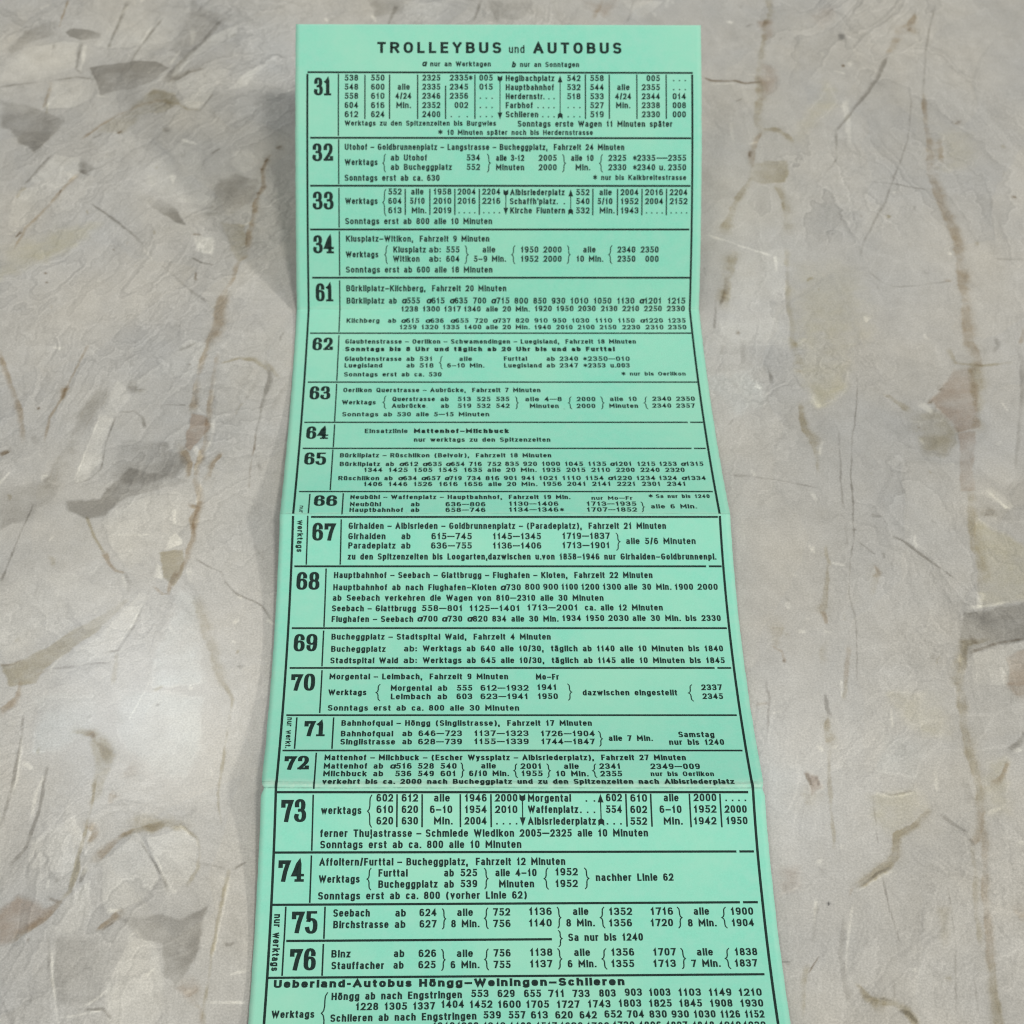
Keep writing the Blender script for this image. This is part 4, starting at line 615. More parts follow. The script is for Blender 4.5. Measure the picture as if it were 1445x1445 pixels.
('b',0.78,0.35,0.78,0.49,[(69.1,-166.1),(68.5,-167.7)]),('g',0.7,0.35,0.39,0.39,[(78.2,-161.2),(75.6,-162.3),(71.5,-165.0)]),
('w',0.6,0.35,0.39,0.39,[(78.6,-161.7),(73.3,-164.5),(69.5,-167.1)]),('w',0.7,0.35,0.61,0.4,[(77.4,-143.5),(80.8,-144.4),(85.5,-143.5)]),
('g',0.6,0.35,0.4,0.4,[(78.4,-143.2),(81.3,-144.1),(85.5,-142.9)]),('g',0.8,0.35,0.42,0.73,[(70.0,-118.6),(69.9,-121.7),(70.5,-123.6)]),
('o',0.7,0.4,0.41,2.07,[(69.8,-124.2),(69.1,-128.4),(69.7,-130.8)]),('w',0.8,0.35,0.82,0.51,[(66.7,-132.0),(67.6,-133.2)]),
('w',0.8,0.35,0.72,0.41,[(70.0,-132.3),(71.2,-131.4)]),('o',0.62,0.4,0.71,0.61,[(69.0,-133.2),(68.2,-140.3),(67.6,-148.4),(67.0,-156.5)]),
('d',0.9,0.35,0.71,0.61,[(63.3,-138.3),(64.0,-141.5)]),('d',0.6,0.4,0.51,0.41,[(65.5,-139.2),(65.7,-141.5)]),('o',0.39,0.6,3.03,2.02,[(63.7,-143.2),(63.8,-146.7)]),
('k',1,0.3,0.58,0.58,[(64.0,-169.4),(64.2,-169.4)]),('k',0.8,0.3,0.28,0.19,[(52.8,-182.1),(55.3,-181.8)]),('d',0.9,0.3,0.24,0.24,[(60.7,-180.7),(58.3,-184.4)]),
('d',0.6,0.3,0.28,0.24,[(54.0,-182.5),(54.6,-182.8)]),('o',0.7,0.45,1.03,0.75,[(58.0,-183.0),(56.8,-186.8),(56.2,-190.3),(55.8,-195.7)]),
('w',0.7,0.4,0.48,0.39,[(61.5,-168.7),(60.6,-174.0)]),('g',0.4,0.5,0.67,0.67,[(61.6,-169.8),(59.9,-177.7)]),
('o',0.78,0.35,0.56,1.6,[(67.5,-186.6),(69.5,-190.0),(71.3,-190.8)]),('o',0.78,0.35,1.4,0.84,[(71.4,-190.0),(74.1,-190.8),(76.2,-192.3),(78.1,-195.2)]),
('g',0.8,0.3,0.47,0.37,[(71.5,-189.5),(73.7,-190.3)]),('g',0.8,0.3,0.56,0.47,[(74.8,-192.3),(76.6,-192.8),(78.1,-194.7)]),
('w',0.8,0.35,0.38,0.38,[(69.0,-169.8),(67.2,-176.6),(65.6,-184.3)]),('g',0.5,0.45,0.76,0.95,[(67.0,-172.4),(65.3,-180.2),(65.3,-190.3)]),
('g',0.7,0.35,0.29,0.24,[(76.1,-163.4),(76.3,-170.3),(76.8,-173.5),(77.5,-178.2)]),('g',0.6,0.35,0.35,0.3,[(76.8,-143.8),(76.5,-148.4),(76.3,-155.7)]),
('g',0.6,0.4,0.33,0.33,[(89.2,-165.5),(89.0,-172.4),(88.3,-179.2),(85.9,-192.8)]),('g',0.5,0.4,0.38,0.38,[(90.9,-185.8),(90.1,-192.8)]),
('b',0.7,0.4,0.61,1.02,[(106.9,-135.9),(105.5,-139.2),(103.1,-141.0)]),('g',0.9,0.35,0.62,1.03,[(112.1,-128.1),(110.4,-131.1),(108.0,-132.9)]),
('w',0.8,0.4,0.82,0.62,[(109.2,-133.2),(110.6,-132.6)]),('g',0.7,0.35,0.52,0.42,[(57.3,-114.8),(57.8,-119.2),(56.9,-122.9),(56.2,-128.7)]),
('b',0.39,0.4,0.63,0.52,[(54.7,-121.1),(57.1,-120.8)]),('o',0.55,0.4,0.63,0.74,[(75.3,-114.8),(74.0,-119.8)]),('w',0.7,0.35,0.42,0.32,[(74.2,-114.8),(73.6,-119.2)]),
('w',0.8,0.35,0.42,0.31,[(84.2,-122.3),(83.7,-127.2)]),('g',0.8,0.4,0.7,0.6,[(90.9,-149.0),(92.3,-150.7),(94.9,-152.9)]),
('g',0.5,0.6,2.53,1.52,[(97.1,-140.9),(97.1,-145.0)]),('w',0.8,0.4,0.8,0.6,[(100.8,-148.1),(103.5,-147.0)]),('w',0.9,0.4,1.19,0.69,[(105.6,-155.7),(106.7,-155.1)]),
('g',0.6,0.35,0.47,0.38,[(74.9,-185.8),(74.2,-189.8)]),('b',0.47,0.6,2.42,1.45,[(102.5,-170.3),(103.0,-172.4)]),('w',0.9,0.4,0.85,0.66,[(79.2,-183.7),(79.7,-183.9)]),
('p',0.55,0.6,3.69,2.11,[(113.4,-114.8),(113.7,-118.6)]),('w',0.6,0.4,0.71,0.51,[(91.2,-138.0),(90.7,-142.7)]),('g',0.4,0.4,0.98,0.69,[(63.5,-162.3),(64.3,-162.0)]),
('w',0.6,0.4,0.69,0.39,[(63.3,-160.1),(64.2,-159.3)]),('g',0.6,0.4,0.65,0.65,[(-28.3,131.9),(-31.3,120.6)]),('w',0.8,0.4,0.65,0.65,[(-50.2,125.5),(-49.3,124.1)]),
('w',0.9,0.4,0.86,0.65,[(-35.6,126.9),(-34.6,124.1)]),('g',0.6,0.4,0.65,0.43,[(-2.2,134.7),(-4.9,124.1)]),('b',0.6,0.5,1.08,0.87,[(34.8,134.7),(31.7,125.8)]),
('w',0.7,0.4,0.86,0.65,[(50.0,128.3),(50.5,126.2)]),('g',0.6,0.4,0.43,0.43,[(44.6,134.7),(41.7,124.1)]),
]

PAPER_W = 105.0

# ------------------------------------------------------------------ helpers
def new_mesh(name, verts, faces, mat, parent=None, smooth=False):
    me = bpy.data.meshes.new(name)
    verts = np.asarray(verts, dtype=np.float32)
    if len(faces) and all(len(f) == 4 for f in faces[:1]) and isinstance(faces, np.ndarray):
        fa = faces.astype(np.int32)
        me.vertices.add(len(verts)); me.vertices.foreach_set('co', verts.ravel())
        me.loops.add(fa.size); me.loops.foreach_set('vertex_index', fa.ravel())
        me.polygons.add(len(fa))
        me.polygons.foreach_set('loop_start', np.arange(0, fa.size, 4, dtype=np.int32))
        me.update(calc_edges=True)
    else:
        me.from_pydata([tuple(map(float, v)) for v in verts], [], [tuple(map(int, f)) for f in faces])
        me.update()
    if smooth:
        me.polygons.foreach_set('use_smooth', np.ones(len(me.polygons), dtype=bool))
    if mat: me.materials.append(mat)
    o = bpy.data.objects.new(name, me)
    coll.objects.link(o)
    if parent: o.parent = parent
    return o

def material(name):
    m = bpy.data.materials.new(name); m.use_nodes = True
    nt = m.node_tree
    return m, nt, nt.nodes['Principled BSDF']

def node(nt, kind, **kw):
    n = nt.nodes.new(kind)
    for k, v in kw.items(): setattr(n, k, v)
    return n

def mix_rgb(nt, blend, fac, a, b):
    n = node(nt, 'ShaderNodeMix', data_type='RGBA', blend_type=blend)
    for sock, v in ((n.inputs[0], fac), (n.inputs[6], a), (n.inputs[7], b)):
        if hasattr(v, 'is_output'): nt.links.new(v, sock)
        else: sock.default_value = v
    return n.outputs[2]

def ramp(nt, src, p0, v0, p1, v1):
    n = node(nt, 'ShaderNodeMapRange')
    nt.links.new(src, n.inputs[0])
    n.inputs[1].default_value = p0; n.inputs[2].default_value = p1
    n.inputs[3].default_value = v0; n.inputs[4].default_value = v1
    return n.outputs[0]

def noise(nt, vec, scale, detail=4.0, rough=0.55):
    n = node(nt, 'ShaderNodeTexNoise')
    nt.links.new(vec, n.inputs['Vector'])
    n.inputs['Scale'].default_value = scale
    n.inputs['Detail'].default_value = detail
    n.inputs['Roughness'].default_value = rough
    return n.outputs[0]

# ------------------------------------------------------------------ materials
def paper_material(front):
    m, nt, b = material('mint_paper' if front else 'mint_paper_edge')
    geo = node(nt, 'ShaderNodeAttribute', attribute_name='sheet')      # (x, arc length) of the flat sheet, in mm
    vec = geo.outputs['Vector']
    fine = noise(nt, vec, 2.2, 5, 0.7)
    mid = noise(nt, vec, 0.35, 4, 0.6)
    big = noise(nt, vec, 0.03, 3, 0.5)
    base = (0.260, 0.675, 0.506, 1) if front else (0.42, 0.74, 0.58, 1)
    c = mix_rgb(nt, 'MIX', ramp(nt, fine, 0.3, 0.0, 0.7, 1.0), base, tuple(v * 0.89 for v in base[:3]) + (1,))
    c = mix_rgb(nt, 'MIX', ramp(nt, mid, 0.4, 0.0, 0.7, 0.8), c, (0.30, 0.64, 0.495, 1))
    c = mix_rgb(nt, 'MIX', ramp(nt, big, 0.42, 0.0, 0.65, 0.6), c, (0.335, 0.665, 0.485, 1))
    if front:
        # aged edges, worn crease, faint fibres and specks
        sep = node(nt, 'ShaderNodeSeparateXYZ'); nt.links.new(vec, sep.inputs[0])
        wear = node(nt, 'ShaderNodeAttribute', attribute_name='wear')
        wv = node(nt, 'ShaderNodeMath', operation='MULTIPLY')
        nt.links.new(wear.outputs['Fac'], wv.inputs[0])
        nt.links.new(ramp(nt, noise(nt, vec, 0.8, 5, 0.7), 0.3, 0.25, 0.6, 1.0), wv.inputs[1])
        c = mix_rgb(nt, 'MIX', wv.outputs[0], c, (0.50, 0.70, 0.56, 1))
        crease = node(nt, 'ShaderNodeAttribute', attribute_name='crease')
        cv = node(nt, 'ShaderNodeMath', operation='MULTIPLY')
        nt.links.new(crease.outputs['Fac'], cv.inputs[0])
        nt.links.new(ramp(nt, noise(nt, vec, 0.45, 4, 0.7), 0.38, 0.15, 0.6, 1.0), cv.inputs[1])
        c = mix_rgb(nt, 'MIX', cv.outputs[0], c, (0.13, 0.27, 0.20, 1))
        vor = node(nt, 'ShaderNodeTexVoronoi', feature='F1'); nt.links.new(vec, vor.inputs['Vector'])
        vor.inputs['Scale'].default_value = 0.085
        c = mix_rgb(nt, 'MIX', ramp(nt, vor.outputs['Distance'], 0.012, 0.55, 0.03, 0.0), c, (0.16, 0.36, 0.27, 1))
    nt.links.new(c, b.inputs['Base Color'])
    b.inputs['Roughness'].default_value = 0.75
    b.inputs['Specular IOR Level'].default_value = 0.18
    bump = node(nt, 'ShaderNodeBump')
    bump.inputs['Strength'].default_value = 0.22; bump.inputs['Distance'].default_value = 0.0001
    nt.links.new(fine, bump.inputs['Height']); nt.links.new(bump.outputs[0], b.inputs['Normal'])
    return m

def ink_material():
    m, nt, b = material('letterpress_ink')
    tc = node(nt, 'ShaderNodeNewGeometry')
    n = noise(nt, tc.outputs['Position'], 2600, 4, 0.65)
    c = mix_rgb(nt, 'MIX', ramp(nt, n, 0.35, 0.0, 0.75, 1.0), (0.009, 0.020, 0.017, 1), (0.020, 0.046, 0.037, 1))
    nt.links.new(c, b.inputs['Base Color'])
    b.inputs['Roughness'].default_value = 0.7
    b.inputs['Specular IOR Level'].default_value = 0.15
    return m

def marble_material():
    m, nt, b = material('marble_pattern')
    at = node(nt, 'ShaderNodeAttribute', attribute_name='stone')
    tc = node(nt, 'ShaderNodeNewGeometry')
    pos = tc.outputs['Position']
    n1 = noise(nt, pos, 2300, 3, 0.6)
    n2 = noise(nt, pos, 260, 5, 0.65)
    c = mix_rgb(nt, 'MULTIPLY', 1.0, at.outputs['Color'], mix_rgb(nt, 'MIX', ramp(nt, n1, 0.3, 0, 0.7, 1), (0.84, 0.84, 0.84, 1), (1.13, 1.13, 1.13, 1)))
    c = mix_rgb(nt, 'MULTIPLY', 1.0, c, mix_rgb(nt, 'MIX', ramp(nt, n2, 0.3, 0, 0.7, 1), (0.955, 0.95, 0.94, 1), (1.035, 1.035, 1.04, 1)))
    nt.links.new(c, b.inputs['Base Color'])
    b.inputs['Roughness'].default_value = 0.17
    b.inputs['Specular IOR Level'].default_value = 0.16
    bump = node(nt, 'ShaderNodeBump')
    bump.inputs['Strength'].default_value = 0.12; bump.inputs['Distance'].default_value = 0.0002
    nt.links.new(n2, bump.inputs['Height']); nt.links.new(bump.outputs[0], b.inputs['Normal'])
    return m

PAPER = paper_material(True)
PAPER_EDGE = paper_material(False)
INK = ink_material()
MARBLE = marble_material()

# ------------------------------------------------------------------ marble table top
rng = np.random.RandomState(7)

def value_noise(x, y, cell, seed, octaves=3, gain=0.5):
    """Smooth lattice noise in -1..1 on arrays of millimetre coordinates."""
    out = np.zeros_like(x); amp = 1.0; tot = 0.0
    for o in range(octaves):
        r = np.random.RandomState(seed + 17 * o); g = r.rand(256, 256).astype(np.float32) * 2 - 1
        u = x / cell + 1000.3 + 31.7 * o; v = y / cell + 1000.7 + 11.3 * o
        iu = np.floor(u).astype(np.int64); iv = np.floor(v).astype(np.int64)
        fu = (u - iu).astype(np.float32); fv = (v - iv).astype(np.float32)
        fu = fu * fu * (3 - 2 * fu); fv = fv * fv * (3 - 2 * fv)
        a = g[iu % 256, iv % 256]; b_ = g[(iu + 1) % 256, iv % 256]; c = g[iu % 256, (iv + 1) % 256]; d = g[(iu + 1) % 256, (iv + 1) % 256]
        out += amp * ((a * (1 - fu) + b_ * fu) * (1 - fv) + (c * (1 - fu) + d * fu) * fv)
        tot += amp; amp *= gain; cell = cell * 0.5
    return out / tot

def facets(x, y, cell, seed, stretch, ang):
    """Jittered cell ids: (random value per cell, distance to the border between the two nearest cells)."""
    ca, sa = math.cos(ang), math.sin(ang)
    u = (x * ca + y * sa) / (cell * stretch); v = (-x * sa + y * ca) / cell
    iu = np.floor(u).astype(np.int64); iv = np.floor(v).astype(np.int64)
    r = np.random.RandomState(seed); jx = r.rand(128, 128); jy = r.rand(128, 128); val = r.rand(128, 128) * 2 - 1
    d1 = np.full(x.shape, 9.0); d2 = np.full(x.shape, 9.0); best = np.zeros(x.shape)
    for du in (-1, 0, 1):
        for dv in (-1, 0, 1):
            a = (iu + du) % 128; b_ = (iv + dv) % 128
            dist = np.hypot(iu + du + jx[a, b_] - u, iv + dv + jy[a, b_] - v)
            closer = dist < d1
            d2 = np.where(closer, d1, np.minimum(d2, dist))
            best = np.where(closer, val[a, b_], best)
            d1 = np.where(closer, dist, d1)
    return best, (d2 - d1) * cell

TONES = {'g': (.655, .645, .625), 'd': (.50, .44, .37), 'k': (.12, .12, .12), 'b': (.74, .66, .56), 'o': (.77, .73, .625),
         'p': (.80, .72, .66), 'l': (1.19, 1.19, 1.175), 'w': (1.36, 1.36, 1.33), 'W': (1.17, 1.24, 1.28), 'y': (.98, .955, .83)}  # W: bluish sheen of the lamps, painted into the stone colour

def axis(lo, hi, step, far):
    core = np.arange(lo, hi + step * .5, step)
    ext = np.cumsum(.45 * 1.062 ** np.arange(70)); ext = ext[ext < far]
    return np.concatenate([lo - ext[::-1], core, hi + ext])

def build_marble():
    gx = axis(-156.0, 170.0, 0.29, 700); gy = axis(-202.0, 140.0, 0.29, 700)
    X, Y = np.meshgrid(gx, gy)
    nx, ny = len(gx), len(gy)
    # ground tone: cool grey with warm, pinkish and bluish drifts
    col = np.empty(X.shape + (3,), np.float32)
    n1 = value_noise(X, Y, 70, 3, 3); n2 = value_noise(X, Y, 26, 11, 4, .6); n3 = value_noise(X, Y, 45, 23, 3)
    wx = X + 5 * value_noise(X, Y, 18, 31, 3); wy = Y + 5 * value_noise(X, Y, 18, 37, 3)
    f1, e1 = facets(wx, wy, 17, 5, 2.2, 1.1); f2, e2 = facets(wx, wy, 8, 9, 2.0, 0.9)
    tone = 1 + .045 * n1 + .06 * n2 + .022 * f1 + .018 * f2
    streak = value_noise(wx * 2.2 + wy * .7, wy * .45 - wx * .2, 9, 41, 4, .6)
    tone += .07 * streak
    tone += .035 * value_noise(wx * 1.3, wy * .55, 3.2, 43, 4, .65) * np.clip(1 + 2 * n3, 0, 2)
    seam = np.clip(1 - np.abs(e1 - .4) / .5, 0, 1) * np.clip(value_noise(X, Y, 30, 51, 2) * 2.2, 0, 1)
    tone -= .10 * seam
    pale_seam = np.clip(1 - np.abs(e2 - .3) / .38, 0, 1) * np.clip(value_noise(X, Y, 22, 57, 2) * 2.4 - .5, 0, 1)  # thin pale lines of the pattern along some facet borders
    tone += .13 * pale_seam * np.clip(1.2 - seam, 0, 1)
    # stacked torn layers: every layer has its own tone and a thin pale lip with a dark undercut along parts of its edge
    def layers(cell, stretch, turn, seed, levels, mask, step, lip):
        a = turn + .35 * value_noise(X, Y, 60, seed + 5, 2)
        u = (X * np.cos(a) + Y * np.sin(a)) / stretch; v = -X * np.sin(a) + Y * np.cos(a)
        q_ = value_noise(u + .25 * Wq, v + .25 * Wr, cell, seed, 4, .5)
        gyy, gxx = np.gradient(q_, gy, gx); g_ = np.hypot(gxx, gyy) + .006
        out = np.zeros_like(q_); r_ = np.random.RandomState(seed)
        for c_ in levels:
            d = (q_ - c_) / g_
            m_ = np.clip(mask + .3 * value_noise(X, Y, 12, seed + int(90 * (c_ + 2)), 3), 0, 1)
            s_ = 1 if r_.rand() < .6 else -1
            out += step * (r_.rand() * 1.6 - .8) * np.clip(d / .5 + .5, 0, 1) * (.4 + .6 * m_)
            out += m_ * lip * (np.clip(1 - np.abs(d - s_ * .25) / .32, 0, 1) - .8 * np.clip(1 - np.abs(d + s_ * .3) / .45, 0, 1))
            out -= .035 * m_ * np.exp(-np.abs(d) / 1.8) * (d * s_ < 0)
        return out
    Wq = value_noise(X, Y, 5, 131, 4, .65) * 9; Wr = value_noise(X, Y, 5, 137, 4, .65) * 9
    lefty = np.clip(.5 - X / 60, 0, 1)
    m1 = np.clip(.35 + 1.1 * value_noise(X, Y, 35, 141, 2), 0, 1); m2 = np.clip(.1 + .35 * lefty + 1.2 * value_noise(X, Y, 28, 149, 2), 0, 1)
    tone += layers(26, 2.3, .95, 151, (-.45, -.25, -.08, .1, .28, .46), m1 * (.35 + .65 * lefty), .08, .13)
    tone += layers(22, 2.6, 1.5, 163, (-.4, -.18, .05, .26, .46), np.clip(m1 + .15, 0, 1) * (1 - .7 * lefty), .085, .15)
    tone += layers(7, 3.2, 1.52, 191, (-.4, -.15, .1, .35), np.clip(.15 - .3 * lefty + 1.1 * value_noise(X, Y, 24, 197, 2), 0, 1), .035, .11)
    speck = value_noise(X, Y, 2.4, 181, 4, .7)
    tone += .05 * speck * np.clip(.7 + 1.5 * n3, .15, 1.6)
    tone += layers(9, 1.9, 1.1, 173, (-.35, -.1, .15, .4), m2, .05, .12)
    base = np.array([.442, .427, .386])
    for ch, (a, b_) in enumerate(((.022, .012), (.002, .002), (-.035, -.018))):
        col[..., ch] = base[ch] * tone * (1 + a * n2 * 1.3 + b_ * (n3 * 1.6 + f1 * .5))
    # edges of every vein and patch wander with this warp
    Wx = 1.1 * value_noise(X, Y, 6, 61, 4, .6); Wy = 1.1 * value_noise(X, Y, 6, 67, 4, .6)
    rag = value_noise(X, Y, 3.0, 71, 4, .65); blotch = value_noise(X, Y, 9, 73, 4, .6)
    Wb = 3.0 * value_noise(X, Y, 14, 79, 3); Wc = 3.0 * value_noise(X, Y, 14, 83, 3)
    grain = value_noise(X * .55 + Y * .3, Y * 1.5 - X * .4, 5, 87, 4, .65)
    def window(pts, pad):
        a = np.array(pts); x0, y0 = a.min(0) - pad; x1, y1 = a.max(0) + pad
        i0, i1 = np.searchsorted(gx, (x0, x1)); j0, j1 = np.searchsorted(gy, (y0, y1))
        return slice(max(j0, 0), j1), slice(max(i0, 0), i1)
    def seg_dist(px, py, pts):
        best = np.full(px.shape, 1e9); tt = np.zeros(px.shape); sg = np.zeros(px.shape)
        L = [0.0]
        for a, b_ in zip(pts[:-1], pts[1:]): L.append(L[-1] + math.hypot(b_[0] - a[0], b_[1] - a[1]))
        for i, (a, b_) in enumerate(zip(pts[:-1], pts[1:])):
            dx, dy = b_[0] - a[0], b_[1] - a[1]; q = dx * dx + dy * dy + 1e-9
            t = np.clip(((px - a[0]) * dx + (py - a[1]) * dy) / q, 0, 1)
            d = np.hypot(px - a[0] - t * dx, py - a[1] - t * dy)
            m = d < best
            sg = np.where(m, (px - a[0]) * dy - (py - a[1]) * dx, sg)
            best = np.where(m, d, best); tt = np.where(m, (L[i] + t * (L[i + 1] - L[i])) / (L[-1] + 1e-9), tt)
        seg_dist.side = np.sign(sg)
        return best, tt
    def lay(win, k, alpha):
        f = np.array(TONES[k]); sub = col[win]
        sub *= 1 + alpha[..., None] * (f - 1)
    for n_, (k, a, so, pts) in enumerate(MARBLE_PATCHES_AND_SHEEN):
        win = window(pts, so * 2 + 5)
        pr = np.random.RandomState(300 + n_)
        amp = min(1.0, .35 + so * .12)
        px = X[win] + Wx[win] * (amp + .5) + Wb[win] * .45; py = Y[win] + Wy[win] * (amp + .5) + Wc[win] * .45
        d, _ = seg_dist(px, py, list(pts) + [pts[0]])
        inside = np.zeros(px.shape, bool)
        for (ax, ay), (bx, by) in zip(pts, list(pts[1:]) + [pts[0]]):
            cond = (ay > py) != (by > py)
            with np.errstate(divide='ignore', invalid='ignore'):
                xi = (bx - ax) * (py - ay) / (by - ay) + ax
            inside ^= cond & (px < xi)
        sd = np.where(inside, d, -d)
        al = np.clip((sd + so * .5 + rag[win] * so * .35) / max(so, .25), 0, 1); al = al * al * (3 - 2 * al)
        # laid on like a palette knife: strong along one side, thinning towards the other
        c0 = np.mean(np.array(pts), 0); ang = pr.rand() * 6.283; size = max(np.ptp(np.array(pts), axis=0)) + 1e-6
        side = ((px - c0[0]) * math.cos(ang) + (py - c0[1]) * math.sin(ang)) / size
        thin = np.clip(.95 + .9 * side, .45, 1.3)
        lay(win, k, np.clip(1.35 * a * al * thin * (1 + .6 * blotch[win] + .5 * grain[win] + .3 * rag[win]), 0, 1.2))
        if so < 6:
            rim = np.clip(1 - np.abs(sd + .15) / .38, 0, 1) * np.clip(blotch[win] * 2.2 + .25 + side, 0, 1)
            col[win] *= (1 + (.15 if pr.rand() < .6 else -.17) * rim)[..., None]
    # scattered small chips, pits and scuffs
    fr = np.random.RandomState(77); veins = list(MARBLE_VEINS)
    for i in range(330):
        x0 = fr.uniform(-150, 165); y0 = fr.uniform(-196, 135); an = fr.normal(1.2, .55); ln = fr.gamma(2.0, .85); w = fr.uniform(.28, .75)
        kk = 'w' if fr.rand() < .55 else ('g' if fr.rand() < .6 else 'o')
        mid = (x0 + ln * .5 * math.cos(an) + fr.normal(0, .35), y0 + ln * .5 * math.sin(an) + fr.normal(0, .35))
        veins.append((kk, fr.uniform(.25, .75), .4, w, w * fr.uniform(.4, 1.6), [(x0, y0), mid, (x0 + ln * math.cos(an), y0 + ln * math.sin(an))]))
    for n_, (k, a, so, w0, w1, pts) in enumerate(veins):
        wm = max(w0, w1)
        win = window(pts, wm + 2.5)
        amp = min(1.1, .22 + wm * .22)
        d, t = seg_dist(X[win] + Wx[win] * amp, Y[win] + Wy[win] * amp, pts)
        hw = .6 * (w0 + (w1 - w0) * t) * (1 + .5 * blotch[win] + .6 * rag[win])
        # one flank of a vein is sharp, the other bleeds out into the stone
        edge = np.maximum(.24, hw * (.35 + so * 1.5))
        if k in 'bogpd' and wm > .9:
            flank = seg_dist.side * (1 if (n_ % 3) else -1)
            edge = np.where(flank > 0, np.maximum(.3, hw * .6), np.maximum(.6, hw * 2.1))
        al = np.clip((hw + edge * .5 - d) / edge, 0, 1); al = al * al * (3 - 2 * al)
        taper = np.clip(np.minimum(t, 1 - t) * 9 + .35, 0, 1)
        lay(win, k, np.clip((1.15 if k in 'gbo' else 1.0) * a * al * taper * (.85 + .65 * blotch[win] + .7 * rag[win] + .5 * grain[win]), 0, 1.15))
        if k in 'bogp' and wm > 1.4:                        # a darker hairline wandering inside the wide veins, and a faint stain around them
            d2, t2 = seg_dist(X[win] + Wx[win] * (amp + .35) + Wb[win] * .12, Y[win] + Wy[win] * (amp + .35) + Wc[win] * .12, pts)
            hl = np.clip(1 - np.abs(d2 - hw * .55) / .28, 0, 1) * np.clip(.5 + 2 * rag[win] + blotch[win], 0, 1)
            lay(win, 'b', .5 * a * hl * taper)
            halo = np.clip(1 - d / (hw * 2.8 + 1.2), 0, 1) ** 2
            lay(win, 'o', .42 * a * halo * np.clip(.6 + 1.5 * blotch[win], 0, 1))
    col = np.clip(col, .02, .78)
    V = np.stack([X.ravel() * MM, Y.ravel() * MM, np.zeros(X.size)], 1)
    idx = np.arange(nx * ny).reshape(ny, nx)
    F = np.stack([idx[:-1, :-1], idx[:-1, 1:], idx[1:, 1:], idx[1:, :-1]], -1).reshape(-1, 4)
    # a slab 18 mm thick: skirt and underside
    ring = np.concatenate([idx[0, :], idx[1:, -1], idx[-1, -2::-1], idx[-2:0:-1, 0]])
    low = V[ring].copy(); low[:, 2] = -.018
    n0 = len(V); V = np.vstack([V, low]); m = len(ring); r2 = np.roll(np.arange(m), -1)
    skirt = np.stack([ring, n0 + np.arange(m), n0 + r2, ring[r2]], 1)
    F = np.vstack([F, skirt])
    o = new_mesh('marble_table_top', V, F, MARBLE)
    at = o.data.color_attributes.new('stone', 'FLOAT_COLOR', 'POINT')
    C = np.ones((len(V), 4), np.float32); C[:nx * ny, :3] = col.reshape(-1, 3); C[nx * ny:, :3] = base
    at.data.foreach_set('color', C.ravel())
    o['kind'] = 'structure'
    o['label'] = 'warm grey marble table top with brown and olive veins'
    return o

build_marble()

# ------------------------------------------------------------------ the sheet of paper
ALL = np.concatenate([np.array(p_) for p_ in PROFILE])
keep = np.concatenate([[True], np.diff(ALL[:, 0]) > 1e-6])
ALL = ALL[keep]
FOLDS = [p_[0][0] for p_ in PROFILE] + [PROFILE[-1][-1][0]]
TY = np.gradient(ALL[:, 1], ALL[:, 0]); TZ = np.gradient(ALL[:, 2], ALL[:, 0])

def sheet_point(x, s, lift=0.0):
    """Flat sheet coordinates (mm from the centre line, mm from the top edge) -> the folded sheet in space (mm)."""
    x = np.asarray(x, float); s = np.asarray(s, float)
    y = np.interp(s, ALL[:, 0], ALL[:, 1]); z = np.interp(s, ALL[:, 0], ALL[:, 2]); tw = np.interp(s, ALL[:, 0], ALL[:, 3])
    ty = np.interp(s, ALL[:, 0], TY); tz = np.interp(s, ALL[:, 0], TZ)
    n = np.hypot(ty, tz) + 1e-9
    ny, nz = tz / n, -ty / n                       # upward normal (the sheet runs towards -y)
    return np.stack([x, y + ny * lift, z + tw * (x / PAPER_W + .5) + nz * lift], -1)

leaflet = bpy.data.objects.new('folded_leaflet', None)
leaflet.empty_display_size = .02
leaflet.location = (0, 0, 0)
leaflet['label'] = 'mint green paper timetable leaflet with zigzag folds standing on the marble table top'
leaflet['category'] = 'leaflet'
coll.objects.link(leaflet)

